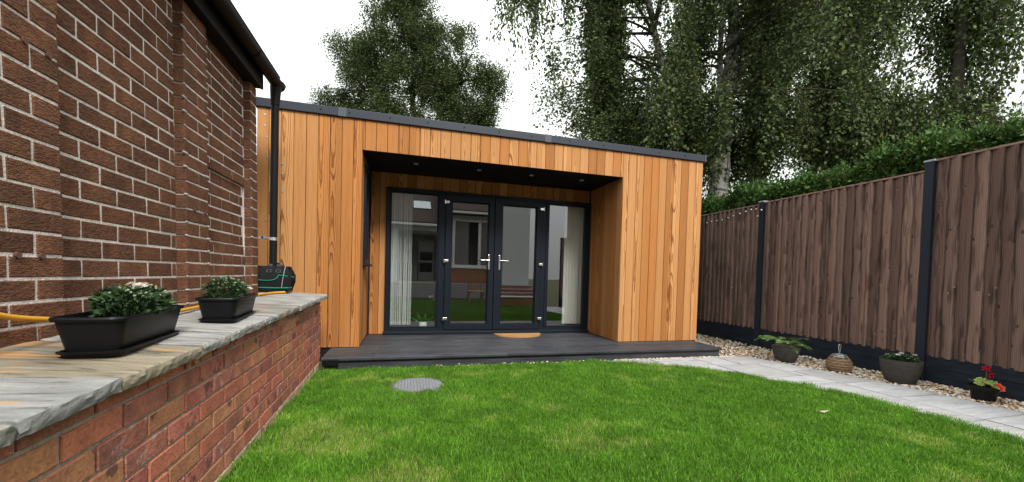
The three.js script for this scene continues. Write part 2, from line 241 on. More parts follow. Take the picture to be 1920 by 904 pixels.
{
  const mat = leafMat(1, 1, 1, 0.55, 0.35), tufts = [];
  for (let v = 0; v < 7; v++) {
    const r = rng(40 + v), P = [], C = [], dry = v > 5;
    for (let i = 0; i < 115; i++) {
      const a = r() * 6.283, rad = 0.055 * Math.sqrt(r()), x = Math.cos(a) * rad, z = Math.sin(a) * rad, h = 0.018 + 0.026 * r(), w = 0.0009 + r() * 0.0007, face = r() * 6.283, lean = (0.15 + 0.85 * r() * r()) * h * 1.1, la = r() * 6.283;
      const dx = Math.cos(face) * w, dz = Math.sin(face) * w, mx = x + Math.cos(la) * lean * 0.35, mz = z + Math.sin(la) * lean * 0.35, tx = x + Math.cos(la) * lean, tz = z + Math.sin(la) * lean, hm = h * 0.6;
      P.push(x - dx, 0, z - dz, x + dx, 0, z + dz, mx + dx * 0.85, hm, mz + dz * 0.85, x - dx, 0, z - dz, mx + dx * 0.85, hm, mz + dz * 0.85, mx - dx * 0.85, hm, mz - dz * 0.85, mx - dx * 0.85, hm, mz - dz * 0.85, mx + dx * 0.85, hm, mz + dz * 0.85, tx, h, tz);
      const q = r(), straw = r() < (dry ? 0.2 : 0.05), c = straw ? [0.34, 0.37, 0.14] : [lerp(0.08, 0.28, q * q), lerp(0.21, 0.49, q * q), lerp(0.010, 0.055, q * q)];
      for (let k = 0; k < 9; k++) C.push(...c);
    }
    const g = new THREE.BufferGeometry(); g.setAttribute('position', new THREE.Float32BufferAttribute(P, 3)); g.setAttribute('color', new THREE.Float32BufferAttribute(C, 3)); g.computeVertexNormals(); tufts.push(g);
  }
  const lists = tufts.map(() => [[], []]), r = rng(77);
  const grass = new THREE.Group(); grass.name = 'grass'; grass.base = at0; kind(grass, 'stuff'); grass.userData.label = 'short green mown grass covering the lawn'; grass.userData.category = 'grass'; scene.add(grass);
  const sow = (z0, z1, step) => {
    for (let z = z0; z < z1; z += step) for (let x = wallX; x < 4.3; x += step) {
      const X = x + (r() - 0.5) * step * 1.4, Z = z + (r() - 0.5) * step * 1.4;
      if (X > lawnX(Z) + 0.01 || X < wallX + 0.03 || Z < LZ0 + 0.05 || Math.hypot(X - MH.x, Z - MH.z) < MH.r + 0.015) continue;
      const n = fbm(X * 1.7 + 9, Z * 2.3 + 30, 5, 3, 999, 999), n2 = fbm(X * 6 + 9, Z * 7 + 30, 15, 2, 999, 999), yel = sstep(0.5, 0.72, n * 0.6 + n2 * 0.4);
      const k = yel > 0.35 && r() < yel ? 6 : Math.floor(r() * 6), g = 0.66 + 0.5 * n2 + 0.25 * r();
      const h = (0.8 + 0.5 * r()) * lerp(1.12, 0.92, yel) * (X > lawnX(Z) - 0.1 || X < wallX + 0.12 ? 1.25 : 1);
      lists[k][0].push(M4(X, -0.002, Z, Q((r() - 0.5) * 0.3, r() * 6.283, (r() - 0.5) * 0.3), h * Math.min(1.3, step / 0.055))); lists[k][1].push(lin(g * lerp(0.84, 1.22, yel), g * lerp(0.95, 1.12, yel), g * lerp(0.9, 1.1, yel)));
    }
  };
  sow(LZ0, -3.0, 0.050); sow(-3.0, -0.7, 0.046); sow(-0.7, 2.4, 0.11);
  lists.forEach(([m, c], i) => grass.add(kind(instanced('grass_blades', tufts[i], mat, m, c), 'stuff')));
}

// ------------------------------------------------------------------ garden room
const FZ = -4.946, PITCH = 0.1262, J0 = -1.383, OX0 = -0.528, OX1 = 2.95, OY = 2.492, BY = 0.146, TY = 2.848, BZ = -5.95;
const room = thing('garden_room', 'flat roofed garden room clad in upright orange cedar boards with a recessed glazed front', 'garden room', [1.33, 0, -6.9]);
{
  const w = (x0, x1, y0, y1, z0, z1, m = membrane, n = 'wall') => part(room, n, box(x0, x1, y0, y1, z0, z1), m);
  const inside = plain(0.16, 0.155, 0.15, 0.9), insideFloor = plain(0.075, 0.055, 0.04, 0.5);
  w(-1.62, OX0 - 0.022, 0.02, 2.84, -5.97, FZ - 0.022); w(OX1 + 0.022, 4.285, 0.02, 2.84, -5.97, FZ - 0.022);
  w(-1.62, -1.5, 0.02, 2.84, -8.83, -5.974, inside); w(4.165, 4.285, 0.02, 2.84, -8.83, -5.974, inside); w(-1.62, 4.285, 0.02, 2.84, -8.95, -8.834, inside);
  w(OX0 - 0.018, OX1 + 0.018, 2.515, 2.84, -5.97, FZ - 0.022);
  w(OX0 - 0.018, -0.282, 0.15, 2.511, -6.05, -5.972); w(2.934, OX1 + 0.018, 0.15, 2.511, -6.05, -5.972); w(-0.278, 2.93, 2.282, 2.511, -6.05, -5.972);
  w(-1.496, 4.161, 0.02, 0.155, -8.83, -6.056, insideFloor, 'floor'); w(-1.496, 4.161, 2.5, 2.56, -8.83, -6.056, inside, 'ceiling');
  w(OX0 + 0.002, OX1 - 0.002, OY + 0.003, OY + 0.019, -5.966, FZ - 0.024, soffitMat, 'soffit');
  part(room, 'roof', box(-1.655, 4.31, 2.85, 2.925, -8.98, -4.966), membrane);
  // fascia: three lengths with cover plates over the joints, and screws
  [[-1.66, -0.752], [-0.748, 1.791], [1.795, 4.306]].forEach(([a, b]) => part(room, 'fascia', rbox(a, b, 2.843, 2.94, -4.962, -4.918, 0.005), fasciaMat));
  for (const x of [-0.75, 1.793]) part(room, 'joint_cover', rbox(x - 0.045, x + 0.045, 2.840, 2.943, -4.93, -4.9155, 0.003), std({ color: lin(0.075, 0.085, 0.10), roughness: 0.4, metalness: 0.2 }));
  part(room, 'end_cap', rbox(4.3075, 4.318, 2.838, 2.944, -4.962, -4.912, 0.002), std({ color: lin(0.16, 0.17, 0.18), roughness: 0.4, metalness: 0.3 }));
  const sg = new THREE.CylinderGeometry(0.009, 0.009, 0.005, 10).rotateX(Math.PI / 2);
  for (const x of [-1.43, -0.98, -0.67, -0.22, 0.22, 0.67, 1.12, 1.56, 2.1, 2.61, 3.07, 3.51, 3.95]) put(room, 'screw', sg, blackPlastic, x, 2.893, -4.916);
  const sg2 = new THREE.CylinderGeometry(0.011, 0.011, 0.006, 8).rotateX(Math.PI / 2);
  for (const [x, y] of [[-1.548, 2.763], [-1.55, 2.645], [-1.52, 2.3], [-1.37, 2.24], [-1.37, 2.13], [-1.366, 1.93], [-1.53, 2.52], [-1.526, 1.6]]) put(room, 'screw', sg2, galvanised, x, y, FZ + 0.002);
  // cladding boards: shared shapes by length, one mesh each
  const shapes = new Map(), rr = rng(9);
  const boardShape = (bw, bh, v) => {
    const key = [bw.toFixed(4), bh.toFixed(3), v].join();
    if (!shapes.has(key)) { const g = bw / 2 - 0.0022, c = 0.0028, t = 0.018, off = v * 0.23, s = PITCH; shapes.set(key, prism([[-g, -t], [g, -t], [g, -c], [g - c, 0], [-g + c, 0], [-g, -c]], 0, bh, 'y', (w) => [clamp(w[0] / s + 0.5, 0.01, 0.99), w[1] / 2.8 + off])); }
    return shapes.get(key);
  };
  let last = -1;
  const pickMat = (set) => { let k; do k = Math.floor(rr() * set.length); while ((k >> 2) === (last >> 2)); last = k; return set[k]; };
  const board = (x, y0, y1, z, bw, turn, set) => { const m = put(room, 'board', boardShape(bw, y1 - y0, Math.floor(rr() * 4)), pickMat(set), x, y0, z); m.rotation.y = turn; return m; };
  for (let k = -2; k < 46; k++) {
    let a = J0 + k * PITCH, b = a + PITCH; if (b < -1.62 || a > 4.29) continue; a = Math.max(a, -1.628); b = Math.min(b, 4.296);
    if (b - a < 0.02) continue;
    const lo = (x0, x1, y0) => x1 - x0 > 0.012 && board((x0 + x1) / 2, y0, TY - 0.008, FZ, x1 - x0, 0, cedarMats);
    if (b <= OX0 || a >= OX1) lo(a, b, BY); else if (a < OX0) { lo(a, OX0, BY); lo(OX0, b, OY); } else if (b > OX1) { lo(a, OX1, OY); lo(OX1, b, BY); } else lo(a, b, OY);
  }
  for (let k = 0; k < 8; k++) {                                     // cheeks of the recess
    const z0 = FZ - 0.02 - k * PITCH, z1 = Math.max(z0 - PITCH, BZ); if (z0 - z1 < 0.02) break; const zc = (z0 + z1) / 2;
    if (k < 2 || k > 4) board(OX0, BY, OY, zc, z0 - z1, Math.PI / 2, cedarMats); else { board(OX0, BY, 1.14, zc, z0 - z1, Math.PI / 2, cedarMats); board(OX0, 2.40, OY, zc, z0 - z1, Math.PI / 2, cedarMats); }
    board(OX1, BY, OY, zc, z0 - z1, -Math.PI / 2, cedarMats);
  }
  for (let x = OX0 + 0.02; x < OX1 - 0.03; x += PITCH) {             // back wall of the recess, beside and above the glazing
    const b = Math.min(x + PITCH, OX1 - 0.02), y0 = x + PITCH / 2 < -0.29 || x > 2.93 ? BY : 2.285;
    if (y0 === BY && b > -0.28 && x < 0) { board((x - 0.292) / 2, BY, OY, BZ, -0.292 - x, 0, cedarMats); board((b - 0.292) / 2, 2.285, OY, BZ, b + 0.292, 0, cedarMats); continue; }
    board((x + b) / 2, y0, OY, BZ, b - x, 0, cedarMats);
  }
  // slit window in the left cheek
  const cz0 = FZ - 0.02 - 2 * PITCH, cz1 = FZ - 0.02 - 5 * PITCH;
  const sw = part(room, 'side_window', ringFrame(-cz0, -cz1, 1.15, 2.395, -cz0 + 0.05, -cz1 - 0.05, 1.21, 2.335, 0.05).rotateY(Math.PI / 2).translate(OX0 - 0.02, 0, 0), anthracite);
  part(sw, 'pane', box(OX0 - 0.012, OX0 - 0.004, 1.205, 2.34, cz1 + 0.045, cz0 - 0.045), plain(0.01, 0.01, 0.012, 0.06));
  part(sw, 'sill', rbox(OX0 - 0.01, OX0 + 0.085, 1.118, 1.148, cz1 - 0.02, cz0 + 0.02, 0.006), anthracite);
  // spotlights in the soffit
  for (const x of [0.098, 0.946, 1.704, 2.489]) { const s = part(room, 'spotlight', lathe([[0.020, 0.002], [0.022, -0.003], [0.032, -0.005], [0.034, -0.001], [0.034, 0.004]], 24).translate(x, OY, -5.335), galvanised); part(s, 'lens', lathe([[0, 0], [0.020, 0.0]], 20).translate(x, OY - 0.0015, -5.335), plain(0.55, 0.55, 0.52, 0.2)); }
  // glazing: outer frame with two side lights, pair of doors
  const fr = [ringFrame(-0.29, 2.935, 0.182, 2.282, -0.235, 2.85, 0.235, 2.225, 0.07)];
  for (const x of [0.447, 2.07]) fr.push(rbox(x, x + 0.128, 0.236, 2.224, -0.002, 0.066, 0.004));
  for (const x of [0.472, 2.165]) fr.push(rbox(x - 0.01, x + 0.012, 0.236, 2.224, 0.05, 0.078, 0.003));
  const dz = -5.957;
  part(room, 'door_frame', merge(fr).translate(0, 0, dz), anthracite);
  part(room, 'threshold', merge([rbox(-0.31, 2.948, 0.142, 0.18, -5.96, -5.845, 0.006), rbox(-0.29, 2.935, 0.165, 0.195, -5.955, -5.87, 0.004)]), anthracite);
  for (const [n, x0, x1] of [['side_light', -0.232, 0.447], ['side_light', 2.2, 2.848]]) { const f = part(room, n, ringFrame(x0, x1, 0.238, 2.222, x0 + 0.014, x1 - 0.014, 0.256, 2.208, 0.05, 0.003).translate(0, 0, dz + 0.008), anthracite); part(f, 'pane', new THREE.PlaneGeometry(x1 - x0 - 0.02, 1.965).translate((x0 + x1) / 2, 1.233, dz + 0.03), glass); }
  for (const [x0, x1, g0, g1, hx, s] of [[0.556, 1.304, 0.66, 1.205, 1.226, -1], [1.31, 2.068, 1.44, 1.978, 1.393, 1]]) {
    const d = part(room, 'glazed_door', merge([ringFrame(x0, x1, 0.206, 2.236, g0 - 0.012, g1 + 0.012, 0.29, 2.142, 0.07, 0.005), ringFrame(g0 - 0.016, g1 + 0.016, 0.286, 2.146, g0, g1, 0.303, 2.13, 0.05, 0.006)]).translate(0, 0, dz + 0.022), anthracite);
    part(d, 'pane', new THREE.PlaneGeometry(g1 - g0 + 0.01, 1.835).translate((g0 + g1) / 2, 1.2165, dz + 0.045), glass);
    const z = dz + 0.092;
    part(d, 'handle', merge([rbox(hx - 0.015, hx + 0.015, 1.13, 1.36, z, z + 0.012, 0.005), rod([hx, 1.275, z + 0.01], [hx, 1.275, z + 0.05], 0.009), rod([hx, 1.275, z + 0.048], [hx + s * 0.125, 1.272, z + 0.046], 0.0095, 0.008), clean(new THREE.CylinderGeometry(0.009, 0.009, 0.016, 12).rotateX(Math.PI / 2).translate(hx, 1.17, z + 0.012))]), chrome);
    const hgx = s < 0 ? 0.574 : 2.066;
    for (const y of [2.117, 1.24, 0.374]) part(d, 'hinge', merge([rbox(hgx - 0.03, hgx + 0.032, y - 0.021, y + 0.021, z - 0.004, z + 0.022, 0.006), rod([hgx - s * -0.034, y - 0.03, z + 0.014], [hgx - s * -0.034, y + 0.03, z + 0.014], 0.011)]), chrome);
  }
}
// inside, behind the glass
function stringCurtain(x0, x1, label, seed, z, gap) {
  const r = rng(seed), list = [];
  for (let x = x0; x < x1; x += gap * (0.6 + 0.8 * r())) { const w = 0.0035 + r() * 0.004, zz = z + (r() - 0.5) * 0.03, sw = (r() - 0.5) * 0.012; list.push(box(x, x + w, 0.26, 1.2, zz, zz + 0.003).translate(sw, 0, 0), box(x + sw * 0.4, x + w + sw * 0.4, 1.2, 2.3, zz, zz + 0.003)); }
  list.push(box(x0 - 0.02, x1 + 0.02, 2.3, 2.34, z - 0.01, z + 0.02));
  return single('string_curtain', merge(list), plain(0.78, 0.78, 0.77, 0.8), label, 'curtain');
}
stringCurtain(-0.235, 0.075, 'white string curtain hanging inside the left glazed panel', 5, -6.1, 0.0105);
{
  const r = rng(8), P = []; for (let i = 0; i <= 46; i++) P.push([2.56 + i * 0.0088, -6.1 + 0.018 * Math.sin(i * 1.05 + r() * 0.8)]);
  const back = P.slice().reverse().map(([x, z]) => [x, z - 0.003]);
  single('curtain', prism([...back, ...P].reverse(), 0.26, 2.32, 'y'), plain(0.84, 0.82, 0.79, 0.85), 'pale pleated curtain hanging inside the right glazed panel', 'curtain');
}
// ------------------------------------------------------------------ deck
{
  const deck = thing('deck', 'charcoal composite deck board platform in front of the garden room', 'deck', [1.7, 0, -4.9]); const r = rng(21);
  const y1 = 0.14, pitch = 0.146, brd = (x0, x1, z0, z1, front) => {
    if (x1 - x0 < 0.05 || z0 - z1 < 0.03) return; const g = front ? prism([[z1, y1 - 0.025], [z0 - 0.004, y1 - 0.034], [z0, y1 - 0.026], [z0, y1 - 0.008], [z0 - 0.007, y1], [z1 + 0.003, y1], [z1, y1 - 0.003]], x0, x1, 'x', (w) => [w[0], w[2]]) : prism([[z1, y1 - 0.025], [z0, y1 - 0.025], [z0, y1 - 0.003], [z0 - 0.003, y1], [z1 + 0.003, y1], [z1, y1 - 0.003]], x0, x1, 'x', (w) => [w[0], w[2]]);
    const o = r(); const uv = g.attributes.uv; for (let i = 0; i < uv.count; i++) uv.setXY(i, uv.getX(i) + o * 3, uv.getY(i) + o * 5); part(deck, 'board', g, deckMats[Math.floor(r() * 3)]);
  };
  for (let k = 0; k < 12; k++) {
    const z0 = -4.352 - k * pitch, z1 = Math.max(z0 - pitch + 0.005, -5.966), rec = z1 < FZ - 0.02 && k > 4, xa = rec ? OX0 + 0.004 : -0.83, xb = rec ? OX1 - 0.004 : 4.21;
    const cuts = [xa, ...(k === 0 ? [-0.32, 1.17] : k % 2 ? [-0.37 + 0.03 * k, 2.3] : [1.6]), xb].filter((x, i, a) => i === 0 || i === a.length - 1 || (x > xa + 0.1 && x < xb - 0.1));
    for (let i = 1; i < cuts.length; i++) brd(cuts[i - 1] + 0.0015, cuts[i] - 0.0015, z0, z1, k === 0);
  }
  part(deck, 'frame', merge([box(-0.8, 4.19, 0.0, 0.105, -4.43, -4.385), box(4.15, 4.19, 0, 0.105, -4.95, -4.43), box(-0.8, 4.15, 0.0, 0.1, -4.95, -4.85)]), deckMats[0]);
  part(deck, 'end_block', rbox(-0.815, -0.66, 0.06, 0.128, -4.37, -4.325, 0.006), blackPlastic);
}
{
  const r = rng(4), pts = []; for (let i = 0; i <= 28; i++) { const a = Math.PI * i / 28; pts.push([1.675 - 0.372 * Math.cos(a), -5.748 + 0.31 * Math.sin(a)]); }
  const s = pts.map(([x, z]) => [x, z]);
  const matGeo = prism(s.slice().reverse(), 0.1405, 0.162, 'y', (w) => [w[0], w[2]]);
  const coir = std({ map: tex(256, 256, (u, v, c) => { const f = fbm(u * 60, v * 60, 88, 3, 60, 60), k = 0.55 + 0.9 * f; c[0] = 0.46 * k; c[1] = 0.25 * k; c[2] = 0.11 * k; }, true, 2, 2), bumpMap: tex(256, 256, grey((u, v) => vn(u * 120, v * 120, 3, 120, 120)), false, 2, 2), bumpScale: 0.006, roughness: 1 });
  single('doormat', matGeo, coir, 'half moon brown coir doormat lying on the deck before the doors', 'doormat');
}

// ------------------------------------------------------------------ brick house on the left
const XP = -1.338, XR = -1.392;
{
  const house = thing('brick_house', 'dark brown brick house wall with pale mortar, piers and black eaves', 'house', [-1.6, 0.76, -2.8]);
  const r = rng(31), h = 0.0868, shapes = new Map();
  const shape = (len, v) => { const k = len.toFixed(3) + v; if (!shapes.has(k)) shapes.set(k, brickGeo(len, 0.0742, 0.06, 0.003, 60 + shapes.size, 0.0018)); return shapes.get(k); };
  const farther = [];
  const row = (x, y, z0, z1, near) => {           // one brick from z0 (near) to z1 (far)
    const len = z0 - z1 - 0.0105; if (len < 0.025) return; const m = houseBrickMats[Math.floor(r() * houseBrickMats.length)], g = shape(Math.round(len * 500) / 500, Math.floor(r() * 3)), px = x + (r() - 0.5) * 0.003;
    if (z1 > -1.68) { farther.push(g.clone().translate(px, y, (z0 + z1) / 2)); return; }
    put(house, 'brick', g, m, px, y, (z0 + z1) / 2);
  };
  for (let k = -9; k < 14; k++) {
    const y = 1.503 + k * h + h / 2, odd = k & 1, yb = 1.507 + k * 0.088 + 0.044, bx = (z) => XR - (yb > 1.22 && yb < 1.81 ? 0.017 : 0);
    const near = 0.9;
    { const cuts = odd ? [-2.012, -1.885, -1.655, -1.425, -1.195, -0.965, -0.735, -0.505, -0.275, -0.045, 0.185] : [-2.012, -1.778, -1.548, -1.318, -1.088, -0.858, -0.628, -0.398, -0.168, 0.062, 0.185]; for (let i = 1; i < cuts.length; i++) row(XP, y, cuts[i], cuts[i - 1]); }
    { let z = odd ? -2.075 : -2.185; row(XR, yb, -2.016, z); for (; z > -2.9; z -= 0.231) row(XR, yb, z, Math.max(z - 0.231, -2.93)); }
    if (odd) { row(XP, y, -2.926, -3.098); row(XP, y, -3.098, -3.226); } else row(XP, y, -2.926, -3.226);
    { let z = odd ? -3.38 : -3.425; row(bx(), yb, -3.23, z); for (; z > -4.0; z -= 0.188) row(bx(), yb, z, Math.max(z - 0.188, -4.018)); }
    row(XP, y, -4.014, -4.165);
  }
  if (farther.length) kind(part(house, 'brickwork', merge(farther), houseBrickMats[0]), 'stuff');
  const d = 0.004;
  part(house, 'mortar', merge([box(-1.75, XR - d, 0.3, 2.72, -3.222, 0.2), box(-1.75, XR - d - 0.017, 0.3, 2.72, -4.155, -3.223), box(XR - 0.1, XR - d, 1.818, 2.71, -4.15, -3.224), box(XR - 0.1, XR - d, 0.301, 1.214, -4.15, -3.224), box(XR - 0.05, XP - d, 0.3, 2.705, -2.004, 0.195), box(XR - 0.05, XP - d, 0.3, 2.705, -3.216, -2.94), box(XR - 0.05, XP - d, 0.3, 2.705, -4.154, -4.028)]), paleMortar);
  // pointing pushed out of the joints at the pier edges
  { const q = rng(14), blobs = []; for (let k = -8; k < 14; k++) for (const z of [-2.93, -3.224, -4.02]) { if (q() < 0.25) continue; const g = new THREE.IcosahedronGeometry(0.006 + q() * 0.006, 1).scale(0.7, 0.8, 1.8 + q() * 1.5).translate(XP - 0.004, 1.503 + k * h, z + (z === -3.224 ? 0.008 : -0.012)); blobs.push(clean(g)); } part(house, 'mortar_smears', merge(blobs), paleMortar); }
  for (const [y, z] of [[1.503 - 5 * h, -1.905], [1.503 - 5 * h, -1.81], [1.503 + 4 * h, -1.86], [1.503 + 4 * h, -1.96], [1.503 - h, -3.03], [1.503 - h, -3.17]]) part(house, 'wall_plug', clean(new THREE.CylinderGeometry(0.011, 0.012, 0.012, 10).rotateZ(Math.PI / 2).translate(XP + 0.001, y, z)), plain(0.13, 0.07, 0.05, 0.8));
  part(house, 'soffit', box(XR - 0.02, -1.285, 2.722, 2.735, -4.17, 0.22), plain(0.012, 0.010, 0.009, 0.8));
  part(house, 'fascia', box(-1.305, -1.284, 2.72, 2.885, -4.18, 0.22), plain(0.011, 0.009, 0.008, 0.6));
  const gp = []; for (let i = 0; i <= 14; i++) { const a = Math.PI + Math.PI * i / 14; gp.push([-1.222 + 0.058 * Math.cos(a), 2.872 + 0.058 * Math.sin(a)]); } for (let i = 14; i >= 0; i--) { const a = Math.PI + Math.PI * i / 14; gp.push([-1.222 + 0.054 * Math.cos(a), 2.872 + 0.054 * Math.sin(a)]); }
  const gut = part(house, 'gutter', prism(gp, -4.43, 0.22, 'z'), blackGutter);
  part(gut, 'stop_end', clean(new THREE.CylinderGeometry(0.06, 0.06, 0.012, 20, 1, false, Math.PI / 2, Math.PI).rotateX(Math.PI / 2).rotateZ(0).translate(-1.222, 2.872, -4.434)), blackGutter);
  for (const z of [-2.9, -3.75]) part(gut, 'bracket', merge([box(-1.284, -1.276, 2.80, 2.88, z - 0.02, z + 0.02), tube([[-1.284, 2.868, z], [-1.268, 2.83, z], [-1.222, 2.81, z], [-1.175, 2.83, z], [-1.16, 2.872, z]], 0.006, 12, 5)]), blackGutter);
  part(house, 'roof', merge([boxUV(prism([[-1.17, 2.90], [-1.24, 2.885], [-4.8, 4.9], [-4.8, 4.94]].map(([x, y]) => [x, y]), -4.3, 0.22, 'z'))]), plain(0.05, 0.035, 0.03, 0.9));
  part(house, 'rear_wall', box(-4.8, -1.76, 0.3, 2.74, -4.15, 0.19), houseBrickMats[0]);
  house.rotation.z = 0.021;
}
{
  const px = -1.272, pz = -4.335, R = 0.034;
  const p = thing('downpipe', 'black round plastic downpipe at the corner of the brick house', 'downpipe', [px, 0.8, pz]);
  part(p, 'pipe', rod([px, 0.82, pz], [px, 2.70, pz], R, R, 24), blackGutter);
  part(p, 'outlet', merge([rod([px, 2.68, pz], [px + 0.004, 2.835, pz + 0.0], 0.04, 0.05, 20), rod([px, 2.655, pz], [px, 2.70, pz], 0.039, 0.039, 20)]), blackGutter);
  part(p, 'shoe', merge([rod([px, 0.81, pz], [px, 0.985, pz], 0.041, 0.041, 24), tube([[px, 0.89, pz], [px + 0.01, 0.865, pz + 0.03], [px + 0.02, 0.845, pz + 0.06]], 0.034, 8, 14), rod([px - 0.055, 0.802, pz + 0.0], [px - 0.055, 0.98, pz - 0.0], 0.04, 0.04, 16)]), blackGutter);
  part(p, 'bracket', merge([clean(new THREE.CylinderGeometry(R + 0.003, R + 0.003, 0.03, 24, 1, true).translate(px, 1.345, pz)), box(XP - 0.01, px - R, 1.333, 1.357, pz + 0.165, pz + 0.17), rbox(px - R - 0.02, px - R + 0.012, 1.333, 1.357, pz - 0.005, pz + 0.17, 0.002)]), galvanised);
}

// ------------------------------------------------------------------ retaining wall with stone coping
{
  const ZB = -2.8, T = 0.026, wall = thing('retaining_wall', 'low red brick retaining wall topped with riven sandstone coping', 'wall', [-0.85, 0, ZB]);
  const r = rng(51), H = 0.0845, shapes = new Map(), X = -0.85;
  const shape = (len, hh, v) => { const k = len.toFixed(3) + hh.toFixed(3) + v; if (!shapes.has(k)) shapes.set(k, brickGeo(len, hh, 0.06, 0.0035, 160 + shapes.size, 0.0016)); return shapes.get(k); };
  const nearer = [];
  for (let k = -1; k < 8; k++) {
    const y1 = k < 0 ? 0.712 : 0.648 - k * H, y0 = k < 0 ? 0.648 : y1 - H, hh = y1 - y0 - 0.0125, y = (y0 + y1) / 2; let z = 1.2 + ((k & 1) ? -0.02 : 0.098);
    for (; z > -4.44; z -= 0.234) {
      const z1 = Math.max(z - 0.234, -4.445), len = z - z1 - 0.0125; if (len < 0.03) continue;
      const g = shape(Math.round(len * 500) / 500, hh, Math.floor(r() * 4)), m = k === 7 ? paleBrick[Math.floor(r() * 4)] : redBrickMats[Math.floor(Math.pow(r(), 1.15) * redBrickMats.length)], px = X + (r() - 0.5) * 0.003;
      if (z1 > -0.85) { nearer.push(g.clone().translate(px, y, (z + z1) / 2)); continue; }
      put(wall, 'brick', g, m, px, y, (z + z1) / 2);
      if (z1 < -4.44) for (let i = 0; i < 2; i++) { const b = put(wall, 'brick', shape(0.1, hh, i), m, X - 0.055 - i * 0.115, y, -4.447); b.rotation.y = Math.PI / 2; }
    }
  }
  kind(part(wall, 'brickwork', merge(nearer), redBrickMats[0]), 'stuff');
  part(wall, 'mortar', box(-1.32, X - 0.009, -0.1, 0.712, -4.44, 1.19), brownMortar);
  // coping stones with riven tops and split front edges
  const stones = [[0.3, -0.35, 1, 0], [-0.35, -0.745, 2, 0.002], [-0.745, -1.1, 0, -0.002], [-1.1, -1.43, 1, 0.0], [-1.43, -1.9, 2, -0.001], [-1.9, -2.185, 3, -0.001], [-2.185, -2.86, 3, 0.002], [-2.86, -3.42, 0, 0.001], [-3.42, -3.95, 3, 0.0], [-3.95, -4.5, 3, 0.001]];
  stones.forEach(([z0, z1, mt, dy], si) => {
    const q = rng(80 + si), nz = Math.max(8, Math.round((z0 - z1) / 0.014)), nx = 16, P = [], I = [], front = -0.803 + (q() - 0.5) * 0.012, xb = -1.335, mort = 0.005, th = 0.043, seed = 90 + si, cols = nx + 1 + 5;
    for (let j = 0; j <= nz; j++) {
      const z = lerp(z0 - mort, z1 + mort, j / nz), edge = Math.min(j, nz - j) * (z0 - z1) / nz, fw = (fbm(z * 9, 1, seed, 3, 999, 999) - 0.5) * 0.016 - (edge < 0.02 ? 0.006 * (1 - edge / 0.02) : 0);
      const yt = (x) => 0.7515 + dy + (x + 0.8) * -0.055 + (fbm(x * 5 + 9, z * 16 + 50, seed + 3, 4, 999, 999) - 0.5) * 0.008 - (edge < 0.008 ? 0.004 : 0);
      const fx = front + fw;
      for (let i = 0; i <= nx; i++) { const x = lerp(xb, fx - 0.006, i / nx); P.push(x, yt(x), z); }
      const c = () => (vn(z * 55, q() * 0 + 3, seed + 40, 9999, 9999) - 0.5) * 0.012, t0 = yt(fx);
      const lay = (t, s, amp) => [fx + (fbm(z * 60, t * 9, seed + 60, 2, 9999, 9999) - 0.5) * amp * 0.75 + s, t0 - th * t, z];
      P.push(...lay(0.08, 0.0, 0.008), ...lay(0.36, 0.003, 0.014), ...lay(0.68, 0.002, 0.014), ...lay(1, -0.002, 0.010), fx - 0.12, t0 - th, z); c();
    }
    for (let j = 0; j < nz; j++) for (let i = 0; i < cols - 1; i++) { const a = j * cols + i, b = a + cols; I.push(a, a + 1, b, a + 1, b + 1, b); }
    for (const j of [0, nz]) { const b = j * cols, m = P.length / 3; P.push((xb + front) / 2, 0.73, lerp(z0 - mort, z1 + mort, j / nz)); for (let i = 0; i < cols - 1; i++) j ? I.push(m, b + i + 1, b + i) : I.push(m, b + i, b + i + 1); }
    let g = new THREE.BufferGeometry(); g.setAttribute('position', new THREE.Float32BufferAttribute(P, 3)); g.setIndex(I); 
    g = toCreasedNormals(g, 0.55); g = boxUV(g, q() * 4, q() * 4);
    part(wall, 'coping_stone', g, copingMats[mt]);
  });
  part(wall, 'bedding', box(-1.33, -0.845, 0.70, 0.716, -4.43, 1.15), paleMortar);
  wall.rotation.x = T;
}
const copY = (x, z) => 0.7515 + (x + 0.8) * -0.055 + (-2.8 - z) * 0.026 + 0.0025;

